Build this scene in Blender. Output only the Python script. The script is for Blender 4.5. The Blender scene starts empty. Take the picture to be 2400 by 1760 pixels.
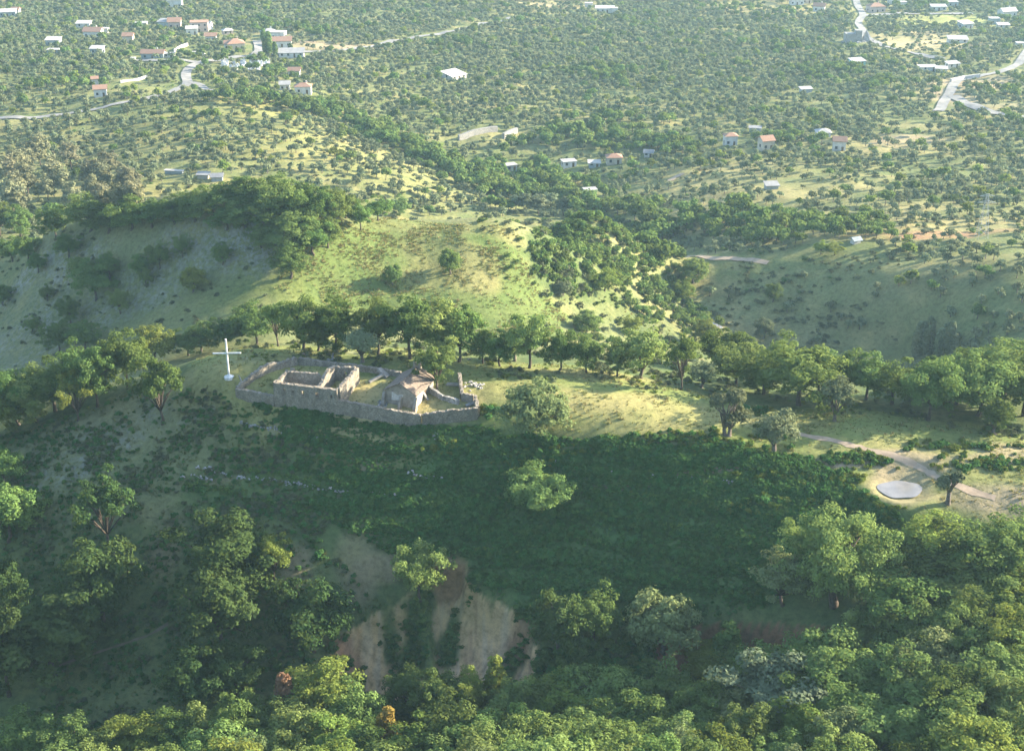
import bpy, math, random
import numpy as np
from mathutils import Vector, Matrix
RNG = np.random.default_rng(7)
random.seed(7)
sc = bpy.context.scene
COL = sc.collection
R = math.radians

# ------------------------------------------------------------------ camera
PITCH = R(25.0); F = 3297.0; ZC = 200.0        # F in pixels of a 2400 px wide picture
cd = bpy.data.cameras.new('camera'); cam = bpy.data.objects.new('camera', cd); COL.objects.link(cam)
cam.location = (0, 0, ZC); cam.rotation_euler = (R(90) - PITCH, 0, 0)
cd.sensor_fit = 'HORIZONTAL'; cd.sensor_width = 36; cd.lens = 36 * F / 2400
cd.clip_start = 1; cd.clip_end = 6000
sc.camera = cam
K = 2400 / 2253.0                              # survey coordinates were read at two picture scales

def ray(px, py):
    u = (px - 1200) / F; v = (880 - py) / F
    return np.array([u, math.cos(PITCH) + v * math.sin(PITCH), -math.sin(PITCH) + v * math.cos(PITCH)])
def atz(px, py, z):
    d = ray(px, py); t = (z - ZC) / d[2]
    return (d[0] * t, d[1] * t, z)

# ------------------------------------------------------------------ noise
def hash2(i, j, s):
    n = (i.astype(np.int64) * 374761393 + j.astype(np.int64) * 668265263 + s * 974711) & 0x7fffffff
    n = ((n ^ (n >> 13)) * 1274126177) & 0x7fffffff
    return ((n ^ (n >> 16)) & 0xffff) / 65535.0
def vnoise(x, y, s=0):
    x = np.asarray(x, float); y = np.asarray(y, float)
    i = np.floor(x); j = np.floor(y); u = x - i; v = y - j
    u = u * u * (3 - 2 * u); v = v * v * (3 - 2 * v)
    a = hash2(i, j, s); b = hash2(i + 1, j, s); c = hash2(i, j + 1, s); d = hash2(i + 1, j + 1, s)
    return (a * (1 - u) + b * u) * (1 - v) + (c * (1 - u) + d * u) * v
def fbm(x, y, s=0, o=4):
    t = 0; a = 1; n = 0; x = np.asarray(x, float); y = np.asarray(y, float)
    for k in range(o):
        t = t + a * (vnoise(x * 2 ** k, y * 2 ** k, s + k * 17) - .5); n += a; a *= .55
    return t / n * 2
def sstep(a, b, x):
    t = np.clip((x - a) / (b - a), 0, 1); return t * t * (3 - 2 * t)

# ------------------------------------------------------------------ terrain height
PTS = [  # picture x, y (2400 px survey), ground height
 (555,926,93.2),(645,950,93.4),(793,968,93),(990,1000,92.4),(1120,983,93.2),(903,942,94.2),(979,947,94.2),(696,850,95.6),(937,876,95.4),
 (1083,930,94.6),(537,882,95.8),(692,806,93.4),(860,803,93.0),(1065,828,92.8),(1240,852,92.8),(1410,868,92.5),(1595,912,91.9),(1870,950,91.3),
 (1400,930,95.6),(1550,960,95.3),(1700,1010,94.3),(1815,1060,93.0),(2000,990,93.4),(2200,960,91.5),(2400,1000,91.8),(2110,1145,91.8),(2220,1180,91.4),
 (2400,1180,92),(2300,1090,93.2),(1250,1012,93.2),(1500,1022,93.9),(1700,1064,93.0),(1900,1112,92.0),(2000,1185,89.8),(2150,1250,88.5),(2350,1270,89),
 (1500,1160,87.9),(1750,1170,89.5),(1400,1300,81.6),(1600,1300,83.2),(1500,1400,78.6),(1750,1380,81.4),(1250,1100,89.1),(1200,1200,84.7),(1000,1130,87.0),(1200,1300,80.7),(1200,1400,76.8),(850,1100,87.8),(1030,1330,78.9),(850,1330,78.3),
 (700,1030,89.6),(600,1000,90.1),(450,960,90.6),(330,965,88.6),(200,985,86.6),(60,1035,83.0),(400,1150,82.5),(250,1100,83.4),(650,1200,82.5),
 (400,1400,73.2),(200,1500,68.1),(100,1200,78.2),(0,1400,70.0),(700,1400,75.5),(500,1600,67.1),(100,1650,62.3),
 (300,925,89.8),(180,960,87.2),(0,1000,83.0),(820,1500,70.0),(1000,1560,68.5),(1200,1540,71.0),(1500,1470,75),(1750,1490,77),
 # hill behind the knoll
 (1000,702,70.5),(1000,620,75.2),(870,522,82),(1060,520,80.5),(1200,525,79.5),(1200,620,73.5),(1270,700,66),(1150,760,67),(700,500,88),(600,480,90),
 (450,490,87.5),(300,540,81),(100,560,72),(550,600,80.5),(400,640,75),(200,700,66),(100,800,58),(0,700,57),(300,800,64),(450,750,71),(620,740,74),(800,700,72.5),
 (700,600,81),(0,850,53),(1300,560,71),(1400,515,66),(1440,560,62),(1350,690,62),(1440,650,57),(1530,740,50),(1450,760,54),
 # beyond
 (500,400,46),(700,300,41),(500,235,42),(900,400,39),(1000,372,28),(1100,420,26),(1250,452,25),(850,300,31),(1400,485,28),(1485,530,33),(1530,620,38),(1600,712,43),
 (1700,785,42),(2100,850,41),(1700,600,50),(1700,700,44),(1900,600,54),(1900,720,46),(2100,700,54),(2300,700,60),(2200,600,58),(2400,800,60),(2400,500,54),(2000,480,47),(1700,480,40),
 (1560,480,34),(1700,400,36),(2100,400,41),(2000,250,30),(2400,250,34),(1200,300,27),(1500,300,26),(1200,180,22),(1200,100,18),(0,100,24),(600,100,25),(1800,100,18),(2400,100,22),
 (0,0,14),(1200,0,10),(2400,0,14),(300,250,40),(0,280,37),(150,400,38),(0,480,45),(250,470,46),(0,600,55),(600,150,30),(1000,220,24),(1900,180,24)]
XYZ = [atz(a, b, c) for a, b, c in PTS]
XYZ += [(0,156,69),(0,143,75),(0,125,84),(0,95,100),(0,50,130),(-60,156,62),(-60,140,71),(-60,110,88),(-60,60,118),(45,158,79),(60,170,84),(75,180,88),(45,140,80),(60,120,88),(60,60,120),
        (100,190,92),(110,160,88),(100,120,92),(-120,170,66),(-120,120,82),(-120,60,112),(120,60,118),(0,0,160),(-150,0,150),(150,0,150),(-130,215,72),(-150,260,58),
        (-20,262,84),(-70,252,82),(30,258,83),(75,245,86),(110,240,88),(-20,275,75),(20,280,74),(70,285,66),(110,290,64),(-60,278,74),(-100,270,68),(20,300,66),(60,320,52),(150,230,90),
        (0,385,58),(-60,385,64),(-110,400,56),(-30,430,42),(-200,330,48),(-260,450,42),(200,260,88),(220,330,66),
        (-900,1050,16),(900,1050,16),(-900,500,45),(900,500,70),(-600,200,60),(600,200,90),(-900,0,150),(900,0,150),(0,1500,12),(-900,1600,24),(900,1600,24),(0,2700,20),(-1500,2700,40),(1500,2700,40),(1500,800,40),(-1500,800,40)]
XYZ = np.array(XYZ)
def _phi(r2): return 0.5 * r2 * np.log(r2 + 1e-9)
_S = 100.0
def _fit(P):
    n = len(P); X = P[:, :2] / _S
    A = np.zeros((n + 3, n + 3))
    A[:n, :n] = _phi(((X[:, None] - X[None]) ** 2).sum(-1)) + np.eye(n) * 0.0008
    A[:n, n] = 1; A[:n, n + 1:] = X; A[n, :n] = 1; A[n + 1:, :n] = X.T
    b = np.zeros(n + 3); b[:n] = P[:, 2]
    return X, np.linalg.solve(A, b)
_CX, _CW = _fit(XYZ)
def tps(x, y):
    x = np.asarray(x, float); y = np.asarray(y, float); sh = x.shape
    q = np.stack([x.ravel(), y.ravel()], 1) / _S
    out = _CW[-3] + q @ _CW[-2:]
    for k in range(len(_CX)):
        d = q - _CX[k]; out += _CW[k] * _phi((d * d).sum(1))
    return out.reshape(sh)
def march(px, py, fn, lift=0.0, t0=130.0):
    d = ray(px, py)
    t = np.concatenate([np.arange(t0, 420, .5), np.arange(420, 2600, 2.0)])
    g = ZC + d[2] * t - fn(d[0] * t, d[1] * t) - lift
    k = np.argmax(g < 0)
    if k == 0: k = 1
    a, b = t[k - 1], t[k]; ga, gb = g[k - 1], g[k]
    tt = a + (b - a) * ga / (ga - gb + 1e-9)
    return d * tt + np.array([0, 0, ZC]), tt
def base_xy(px, py): return march(px, py, tps)[0][:2]
def V(x, y): return (x * K, y * K)
def seg_dist(x, y, poly):
    best = np.full(np.shape(x), 1e9)
    for (ax, ay), (bx, by) in zip(poly[:-1], poly[1:]):
        vx, vy = bx - ax, by - ay; L = vx * vx + vy * vy + 1e-9
        t = np.clip(((x - ax) * vx + (y - ay) * vy) / L, 0, 1)
        best = np.minimum(best, np.hypot(x - ax - t * vx, y - ay - t * vy))
    return best
def inside(x, y, poly):
    c = np.zeros(np.shape(x), bool); n = len(poly)
    for i in range(n):
        (x1, y1), (x2, y2) = poly[i], poly[(i + 1) % n]
        cond = ((y1 > y) != (y2 > y)) & (x < (x2 - x1) * (y - y1) / (y2 - y1 + 1e-12) + x1)
        c ^= cond
    return c
# slump scar on the slope, red bank, pond hollow
LIP = [base_xy(*V(*p)) for p in [(728,1452),(760,1410),(800,1365),(850,1338),(915,1318),(935,1278),(965,1250),(1022,1246),(1026,1288),(1080,1318),(1125,1345),(1165,1395),(1185,1440)]]
SCAR = LIP + [base_xy(*V(*p)) for p in [(1170,1500),(1060,1530),(900,1540),(760,1520)]]
BANK = [base_xy(*V(*p)) for p in [(1440,1395),(1500,1378),(1600,1368),(1700,1368),(1800,1376),(1900,1384),(1960,1392)]]
BANKP = BANK + [(BANK[-1][0] + 2, BANK[-1][1] - 12), (BANK[0][0] - 2, BANK[0][1] - 12)]
POND = base_xy(2110, 1145)
TERR = [base_xy(*V(*p)) for p in [(420,960),(560,910),(900,965),(1250,985),(1600,1010),(1900,1095),(1880,1200),(1700,1330),(1250,1370),(1050,1260),(800,1200),(420,1100)]]
ZPOND = float(tps(np.array([POND[0]]), np.array([POND[1]]))[0])
RIDGE_SPUR = [base_xy(*V(*p)) for p in [(926,1325),(940,1400),(950,1480),(950,1530)]]
def H(x, y):
    x = np.asarray(x, float); y = np.asarray(y, float)
    z = tps(x, y)
    far = sstep(260, 600, y)
    z = z + fbm(x / 14, y / 14, 3, 4) * (0.35 + 1.3 * far) + fbm(x / 3.1, y / 3.1, 9, 2) * .14 * (1 - far)
    near = (y > 150) & (y < 215) & (np.abs(x) < 70)
    # old terrace benches on the slope
    wt = inside(x, y, TERR) * 1.0 * sstep(0, 5, seg_dist(x, y, TERR + [TERR[0]]))
    z = z + wt * .24 * np.sin(z * 2.5 + 2.6 * fbm(x / 20, y / 20, 57, 2))
    # slump scar
    ins = inside(x, y, SCAR)
    dl = seg_dist(x, y, LIP)
    sp = sstep(0.2, 1.8, seg_dist(x, y, RIDGE_SPUR))
    dep = np.where(ins, (2.2 * sstep(0, .5, dl) + 3.2 * sstep(0.2, 5, dl)) * sstep(-.2, 1.0, dl) * (0.35 + .65 * sp), 0)
    dep = dep + np.where(ins, 1.5 * np.abs(fbm(x / 1.5, y / 7, 5, 4)) * sstep(0, 2, dl), 0)
    z = z - dep
    inb = inside(x, y, BANKP)
    db = seg_dist(x, y, BANK)
    ex = sstep(BANK[0][0], BANK[0][0] + 3, x) * (1 - sstep(BANK[-1][0] - 3, BANK[-1][0], x))
    z = z - np.where(inb, (3.6 + 1.0 * fbm(x / 2, y / 2, 31, 2)) * sstep(0, .9, db) * (1 - sstep(6, 12, db)) * ex, 0)
    dp = np.hypot((x - POND[0]), (y - POND[1]))
    wp = 1 - sstep(4.5, 9, dp); z = z * (1 - wp) + ZPOND * wp
    z = z - .34 * (1 - sstep(2.9, 4.4, dp)) + .22 * np.exp(-((dp - 5.4) / 1.1) ** 2) * sstep(-3, 3, (x - POND[0]) + .5 * (y - POND[1]))
    return z
def Hs(x, y): return float(H(np.array([x]), np.array([y]))[0])
def axis(segs):
    out = []
    for a, b, s in segs: out.append(np.arange(a, b, s))
    return np.unique(np.round(np.concatenate(out), 4))
GX = axis([(-1500,-400,40),(-400,-110,3.2),(-110,-84,1.4),(-84,-38,.65),(-38,10,.4),(10,84,.65),(84,110,1.4),(110,400,3.2),(400,1501,40)])
GY = axis([(-40,120,6),(120,166,.6),(166,198,.4),(198,225,.6),(225,360,1.1),(360,520,2.2),(520,1200,4),(1200,2701,40)])
MX, MY = np.meshgrid(GX, GY)
MZ = H(MX, MY)
def G(x, y):     # the ground as meshed (bilinear)
    x = np.asarray(x, float); y = np.asarray(y, float)
    i = np.clip(np.searchsorted(GX, x) - 1, 0, len(GX) - 2); j = np.clip(np.searchsorted(GY, y) - 1, 0, len(GY) - 2)
    u = np.clip((x - GX[i]) / (GX[i + 1] - GX[i]), 0, 1); v = np.clip((y - GY[j]) / (GY[j + 1] - GY[j]), 0, 1)
    return (MZ[j, i] * (1 - u) + MZ[j, i + 1] * u) * (1 - v) + (MZ[j + 1, i] * (1 - u) + MZ[j + 1, i + 1] * u) * v
def g1(x, y): return float(G(np.array([x]), np.array([y]))[0])
def hit(px, py, lift=0.0):
    p, t = march(px, py, G, lift)
    return p, t
def hv(x, y, lift=0.0): return hit(x * K, y * K, lift)
def gnorm(x, y, e=1.0):
    dx = (g1(x + e, y) - g1(x - e, y)) / (2 * e); dy = (g1(x, y + e) - g1(x, y - e)) / (2 * e)
    return Vector((-dx, -dy, 1)).normalized()

# ------------------------------------------------------------------ objects
def tag(o, label=None, cat=None, group=None, kind=None):
    if label: o['label'] = label
    if cat: o['category'] = cat
    if group: o['group'] = group
    if kind: o['kind'] = kind
    return o
def empty(name, loc, rz=0, sc_=None):
    o = bpy.data.objects.new(name, None); COL.objects.link(o)
    o.location = loc; o.rotation_euler = (0, 0, rz); o.empty_display_size = .3
    if sc_ is not None: o.scale = sc_
    return o
def link(name, me, parent=None):
    o = bpy.data.objects.new(name, me); COL.objects.link(o)
    if parent is not None: o.parent = parent
    return o
def np_mesh(name, verts, faces, mats, mat_idx=None, smooth=False):
    me = bpy.data.meshes.new(name)
    verts = np.asarray(verts, np.float32); faces = np.asarray(faces, np.int32)
    nv, nf, k = len(verts), len(faces), faces.shape[1]
    me.vertices.add(nv); me.vertices.foreach_set('co', verts.ravel())
    me.loops.add(nf * k); me.loops.foreach_set('vertex_index', faces.ravel())
    me.polygons.add(nf); me.polygons.foreach_set('loop_start', np.arange(0, nf * k, k, dtype=np.int32))
    me.polygons.foreach_set('loop_total', np.full(nf, k, np.int32))
    if mat_idx is not None: me.polygons.foreach_set('material_index', np.asarray(mat_idx, np.int32))
    if smooth: me.polygons.foreach_set('use_smooth', np.ones(nf, bool))
    for m in mats: me.materials.append(m)
    me.update(calc_edges=True); me.validate()
    return me
class MB:
    def __init__(s): s.v = []; s.f = []
    def add(s, vs, fs):
        n = len(s.v); s.v += [tuple(v) for v in vs]; s.f += [tuple(i + n for i in f) for f in fs]; return s
    def box(s, x0, x1, y0, y1, z0, z1):
        return s.add([(x0,y0,z0),(x1,y0,z0),(x1,y1,z0),(x0,y1,z0),(x0,y0,z1),(x1,y0,z1),(x1,y1,z1),(x0,y1,z1)],
                     [(0,3,2,1),(4,5,6,7),(0,1,5,4),(1,2,6,5),(2,3,7,6),(3,0,4,7)])
    def tube(s, pts, rad, n=7, cap=True):
        pts = [Vector(p) for p in pts]; k = len(pts); base = len(s.v)
        for i, p in enumerate(pts):
            d = (pts[min(i + 1, k - 1)] - pts[max(i - 1, 0)]).normalized()
            a = d.orthogonal().normalized() if abs(d.z) < .95 else Vector((1, 0, 0)).cross(d).normalized()
            if i and a.dot(pa) < 0: a = -a
            pa = a; b = d.cross(a)
            for j in range(n):
                th = 2 * math.pi * j / n
                s.v.append(tuple(p + (a * math.cos(th) + b * math.sin(th)) * rad[i]))
        for i in range(k - 1):
            for j in range(n):
                s.f.append((base + i*n + j, base + i*n + (j+1) % n, base + (i+1)*n + (j+1) % n, base + (i+1)*n + j))
        if cap:
            s.f.append(tuple(base + j for j in range(n))[::-1]); s.f.append(tuple(base + (k-1)*n + j for j in range(n)))
        return s
    def bar(s, p, q, w): return s.tube([p, q], [w * .7] * 2, 4)
    def rock(s, c, r, seed, sq=(1, 1, .7)):
        rg = random.Random(seed); base = len(s.v)
        t = (1 + 5 ** .5) / 2
        ico = [(-1,t,0),(1,t,0),(-1,-t,0),(1,-t,0),(0,-1,t),(0,1,t),(0,-1,-t),(0,1,-t),(t,0,-1),(t,0,1),(-t,0,-1),(-t,0,1)]
        fc = [(0,11,5),(0,5,1),(0,1,7),(0,7,10),(0,10,11),(1,5,9),(5,11,4),(11,10,2),(10,7,6),(7,1,8),(3,9,4),(3,4,2),(3,2,6),(3,6,8),(3,8,9),(4,9,5),(2,4,11),(6,2,10),(8,6,7),(9,8,1)]
        rot = Matrix.Rotation(rg.uniform(0, 6.28), 3, 'Z') @ Matrix.Rotation(rg.uniform(-.5, .5), 3, 'X')
        vs = []
        for p in ico:
            q = Vector(p).normalized() * rg.uniform(.72, 1.15) * r
            q = rot @ Vector((q.x * sq[0], q.y * sq[1], q.z * sq[2]))
            vs.append((c[0] + q.x, c[1] + q.y, c[2] + q.z))
        return s.add(vs, fc)
    def build(s, name, mat, parent=None, smooth=False):
        me = bpy.data.meshes.new(name); me.from_pydata(s.v, [], s.f)
        for m in (mat if isinstance(mat, (list, tuple)) else [mat]): me.materials.append(m)
        if smooth: me.polygons.foreach_set('use_smooth', [True] * len(me.polygons))
        me.update(); return link(name, me, parent)

# ------------------------------------------------------------------ materials
def newmat(name):
    m = bpy.data.materials.new(name); m.use_nodes = True
    nt = m.node_tree; nt.nodes.clear()
    return m, nt
def nd(nt, t, **kw):
    n = nt.nodes.new(t)
    for k, v in kw.items():
        if k[0] == 'i' and k[1:].isdigit(): n.inputs[int(k[1:])].default_value = v
        else: setattr(n, k, v)
    return n
def mix(nt, fac, a, b, mode='MIX'):
    n = nt.nodes.new('ShaderNodeMix'); n.data_type = 'RGBA'; n.blend_type = mode
    for s, v in ((n.inputs[0], fac), (n.inputs[6], a), (n.inputs[7], b)):
        if isinstance(v, bpy.types.NodeSocket): nt.links.new(v, s)
        elif isinstance(v, (int, float)): s.default_value = v
        else: s.default_value = (*v[:3], 1)
    return n.outputs[2]
def noise(nt, scale, detail=4, rough=.6, coord='Object', vec=None):
    n = nt.nodes.new('ShaderNodeTexNoise'); n.inputs['Scale'].default_value = scale
    n.inputs['Detail'].default_value = detail; n.inputs['Roughness'].default_value = rough
    if vec is None: vec = nt.nodes.new('ShaderNodeTexCoord').outputs[coord]
    nt.links.new(vec, n.inputs['Vector']); return n.outputs['Fac']
def ramp(nt, fac, *stops):
    n = nt.nodes.new('ShaderNodeValToRGB'); el = n.color_ramp.elements
    while len(el) < len(stops): el.new(.5)
    for e, (p, c) in zip(el, stops):
        e.position = p; e.color = (*c, 1) if not isinstance(c, (int, float)) else (c, c, c, 1)
    nt.links.new(fac, n.inputs[0]); return n.outputs[0]
def math_(nt, op, a, b=0.0):
    n = nt.nodes.new('ShaderNodeMath'); n.operation = op
    for s, v in ((n.inputs[0], a), (n.inputs[1], b)):
        if isinstance(v, bpy.types.NodeSocket): nt.links.new(v, s)
        else: s.default_value = v
    return n.outputs[0]
def bump(nt, h, strength, dist):
    n = nt.nodes.new('ShaderNodeBump'); n.inputs['Strength'].default_value = strength; n.inputs['Distance'].default_value = dist
    nt.links.new(h, n.inputs['Height']); return n.outputs[0]
def out(nt, shader):
    o = nt.nodes.new('ShaderNodeOutputMaterial'); nt.links.new(shader, o.inputs[0])
def princ(nt, col, rough=.9, normal=None, spec=.2):
    p = nt.nodes.new('ShaderNodeBsdfPrincipled'); p.inputs['Roughness'].default_value = rough
    p.inputs['Specular IOR Level'].default_value = spec
    if isinstance(col, bpy.types.NodeSocket): nt.links.new(col, p.inputs[0])
    else: p.inputs[0].default_value = (*col[:3], 1)
    if normal is not None: nt.links.new(normal, p.inputs['Normal'])
    return p.outputs[0]
def simple(name, c1, c2=None, scale=1.0, rough=.9, bs=0.0, bscale=None):
    m, nt = newmat(name)
    c2 = c2 or tuple(v * .75 for v in c1)
    n = noise(nt, scale, 5, .65)
    col = ramp(nt, n, (.35, c2), (.65, c1))
    nm = bump(nt, noise(nt, bscale or scale * 3, 4), bs, .1) if bs else None
    out(nt, princ(nt, col, rough, nm)); return m
def leafmat(name, dark, light, trans, rvar=.35, tw=.35, hue=None):
    m, nt = newmat(name)
    oi = nt.nodes.new('ShaderNodeObjectInfo'); geo = nt.nodes.new('ShaderNodeNewGeometry')
    n = noise(nt, .45, 3, .6)
    c = mix(nt, ramp(nt, n, (.35, 0.0), (.65, 1.0)), dark, light)
    c = mix(nt, math_(nt, 'MULTIPLY', geo.outputs['Random Per Island'], .55), c, light)
    hsv = nt.nodes.new('ShaderNodeHueSaturation')
    nt.links.new(c, hsv.inputs['Color'])
    mr = nt.nodes.new('ShaderNodeMapRange'); mr.inputs[3].default_value = 1 - rvar; mr.inputs[4].default_value = 1 + rvar
    nt.links.new(oi.outputs['Random'], mr.inputs[0]); nt.links.new(mr.outputs[0], hsv.inputs['Value'])
    mr2 = nt.nodes.new('ShaderNodeMapRange'); mr2.inputs[3].default_value = .475; mr2.inputs[4].default_value = .52
    nt.links.new(math_(nt, 'FRACT', math_(nt, 'MULTIPLY', oi.outputs['Random'], 7.31)), mr2.inputs[0]); nt.links.new(mr2.outputs[0], hsv.inputs['Hue'])
    d = nt.nodes.new('ShaderNodeBsdfDiffuse'); t = nt.nodes.new('ShaderNodeBsdfTranslucent'); ms = nt.nodes.new('ShaderNodeMixShader')
    nt.links.new(hsv.outputs[0], d.inputs[0])
    tc = mix(nt, .5, hsv.outputs[0], trans); nt.links.new(tc, t.inputs[0])
    ms.inputs[0].default_value = tw; nt.links.new(d.outputs[0], ms.inputs[1]); nt.links.new(t.outputs[0], ms.inputs[2])
    out(nt, ms.outputs[0]); return m
M = {}
M['oak'] = leafmat('oak_leaves', (.062,.112,.032), (.13,.19,.055), (.17,.22,.04))
M['bright'] = leafmat('young_leaves', (.10,.15,.035), (.17,.22,.05), (.26,.28,.05))
M['mid'] = leafmat('leafy_green', (.09,.145,.040), (.16,.22,.068), (.20,.25,.06), .3)
M['shaded_oak'] = leafmat('shaded_oak_leaves', (.036,.070,.026), (.072,.115,.036), (.13,.17,.04), .25)  # oak leaves darkened: the slope's shade is put into the leaf colour
M['palegreen'] = leafmat('pale_leaves', (.11,.155,.062), (.17,.215,.09), (.2,.23,.08), .2)
M['olive'] = leafmat('olive_leaves', (.100,.128,.066), (.185,.215,.118), (.18,.2,.09), .3, .28)
M['grey'] = leafmat('poplar_leaves', (.13,.14,.075), (.21,.21,.12), (.2,.2,.1), .25, .3)
M['white'] = leafmat('whitebeam_leaves', (.09,.12,.06), (.17,.20,.12), (.18,.2,.09), .2, .25)
M['dead'] = leafmat('withered_leaves', (.16,.085,.05), (.25,.135,.09), (.25,.12,.07), .1, .3)
M['amber'] = leafmat('amber_leaves', (.17,.13,.03), (.27,.20,.05), (.3,.2,.04), .1, .35)
M['fern'] = leafmat('bracken_fronds', (.038,.098,.028), (.076,.155,.042), (.10,.18,.04), .35, .3)
M['fernmid'] = leafmat('mid_fronds', (.07,.135,.035), (.12,.20,.05), (.14,.21,.04), .3, .3)
M['fernlight'] = leafmat('light_fronds', (.085,.125,.025), (.13,.17,.035), (.2,.22,.04), .3, .35)
M['tuft'] = leafmat('grass_tufts', (.19,.185,.07), (.34,.30,.14), (.3,.27,.10), .3, .3)
M['gtuft'] = leafmat('green_tufts', (.10,.13,.04), (.17,.19,.06), (.2,.2,.06), .3, .3)
M['scrub'] = leafmat('scrub_leaves', (.065,.085,.04), (.13,.145,.08), (.13,.14,.06), .35, .25)
M['bark'] = simple('bark', (.11,.085,.065), (.045,.035,.028), 2.2, .95, .6, 8)
M['barkgrey'] = simple('olive_bark', (.17,.145,.12), (.075,.06,.05), 2.5, .95, .6, 8)
def stone(name, c1, c2, c3, scale=5.5):
    m, nt = newmat(name)
    tc = nt.nodes.new('ShaderNodeTexCoord').outputs['Object']
    v = nt.nodes.new('ShaderNodeTexVoronoi'); v.inputs['Scale'].default_value = scale; nt.links.new(tc, v.inputs['Vector'])
    e = nt.nodes.new('ShaderNodeTexVoronoi'); e.feature = 'DISTANCE_TO_EDGE'; e.inputs['Scale'].default_value = scale; nt.links.new(tc, e.inputs['Vector'])
    s = nt.nodes.new('ShaderNodeSeparateColor'); nt.links.new(v.outputs['Color'], s.inputs[0])
    c = ramp(nt, s.outputs[0], (.0, c2), (.5, c1), (1.0, c3))
    big = noise(nt, .55, 5, .7)
    c = mix(nt, ramp(nt, big, (.42, 0.0), (.62, .6)), c, tuple(x * .55 for x in c2))
    j = ramp(nt, e.outputs['Distance'], (.0, 0.0), (.07, 1.0))
    c = mix(nt, j, tuple(x * .75 for x in c2), c)
    out(nt, princ(nt, c, .95, bump(nt, j, .8, .06))); return m
M['stone'] = stone('rubble_masonry', (.31,.27,.215), (.225,.195,.155), (.38,.34,.28))
M['paving'] = stone('pale_rubble', (.36,.35,.33), (.24,.23,.22), (.5,.48,.45), 2.6)
M['render'] = simple('weathered_render', (.32,.285,.24), (.19,.165,.135), 1.3, .95, .3)
M['plaster'] = simple('pale_plaster', (.52,.50,.47), (.33,.31,.29), 2.0, .95)
M['concrete'] = simple('weathered_concrete', (.29,.28,.26), (.18,.175,.16), 1.5, .9, .2)
M['white'+'paint'] = simple('white_paint', (.74,.74,.73), (.50,.50,.48), 1.6, .6)
M['wall'] = simple('village_whitewash', (.56,.55,.52), (.40,.39,.36), .6)
M['cream'] = simple('village_cream', (.46,.41,.33), (.34,.30,.24), .6)
M['pink'] = simple('village_pink', (.46,.36,.31), (.36,.28,.24), .6)
M['bluewall'] = simple('village_grey_blue', (.30,.34,.35), (.21,.24,.25), .6)
M['pale'] = simple('sheet_roof', (.42,.40,.37), (.30,.29,.27), .5, .7)
M['greyroof'] = simple('grey_roof', (.28,.28,.28), (.2,.2,.2), .4)
M['turq'] = simple('turquoise_sheet', (.25,.52,.55), (.2,.42,.45), .4, .5)
M['glass'] = simple('dark_pane', (.05,.06,.07), (.03,.03,.035), 1, .25)
M['wood'] = simple('old_wood', (.14,.09,.055), (.08,.055,.035), 3, .9)
M['marble'] = simple('tomb_marble', (.62,.63,.64), (.42,.44,.46), .7, .5)
M['steel'] = simple('galvanised_steel', (.36,.38,.38), (.26,.28,.28), 1, .5)
def tiles(name, c1, c2, moss):
    m, nt = newmat(name)
    tc = nt.nodes.new('ShaderNodeTexCoord').outputs['Object']
    w = nt.nodes.new('ShaderNodeTexWave'); w.inputs['Scale'].default_value = 1.4; w.inputs['Distortion'].default_value = 1.2; w.bands_direction = 'X'
    nt.links.new(tc, w.inputs['Vector'])
    n = noise(nt, 2.2, 6, .75)
    c = ramp(nt, n, (.30, c2), (.5, c1), (.68, moss))
    c = mix(nt, ramp(nt, w.outputs['Fac'], (.0, .35), (.5, 0.0)), c, tuple(x * .4 for x in c2))
    out(nt, princ(nt, c, .95, bump(nt, n, .7, .08))); return m
M['tile'] = tiles('terracotta_tiles', (.33,.19,.13), (.24,.135,.09), (.32,.24,.18))
M['oldtile'] = tiles('weathered_tiles', (.19,.15,.12), (.12,.095,.08), (.27,.23,.19))
M['road'] = simple('worn_asphalt', (.24,.235,.225), (.17,.165,.155), .3)
M['dirt'] = simple('trodden_dirt', (.36,.28,.20), (.26,.20,.14), .8, .95, .3)
M['trail'] = simple('faint_trail', (.15,.125,.085), (.11,.10,.06), 1.2)
M['field'] = simple('crop_field', (.30,.32,.09), (.22,.25,.07), .15)
def watermat():
    m, nt = newmat('pond_water')
    c = ramp(nt, noise(nt, .35, 3), (.4, (.16,.155,.15)), (.6, (.21,.20,.19)))
    p = princ(nt, c, .12, bump(nt, noise(nt, 6, 2), .08, .02), .5); out(nt, p); return m
M['water'] = watermat()

# ------------------------------------------------------------------ terrain colour: what grows or lies where
C_G = np.array((.125,.145,.038)); C_L = np.array((.040,.095,.028)); C_D = np.array((.31,.26,.12)); C_E = np.array((.33,.25,.175))
C_R = np.array((.24,.115,.075)); C_S = np.array((.06,.092,.036)); C_V = np.array((.125,.15,.058))
tint = np.empty(MX.shape + (3,)); rockm = np.zeros(MX.shape); drym = np.full(MX.shape, .5)
tint[:] = C_V
def lay(mask, col, dry=None):
    global tint, drym
    m = np.clip(mask, 0, 1)
    tint = tint * (1 - m[..., None]) + np.asarray(col) * m[..., None]
    if dry is not None: drym = drym * (1 - m) + dry * m
EDGE = fbm(MX / 6, MY / 6, 71, 4)
def blob(px, py, rx, ry, col, s=1.0, dry=None, rot=0.0, soft=.45):
    p = hit(px, py)[0]
    dx, dy = MX - p[0], MY - p[1]; c, s_ = math.cos(rot), math.sin(rot)
    d = np.hypot((dx * c + dy * s_) / rx, (-dx * s_ + dy * c) / ry) + EDGE * .45
    lay(s * (1 - sstep(1 - soft, 1 + soft, d)), col, dry)
def vpoly(pts): return [tuple(hv(*p)[0][:2]) for p in pts]
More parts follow.
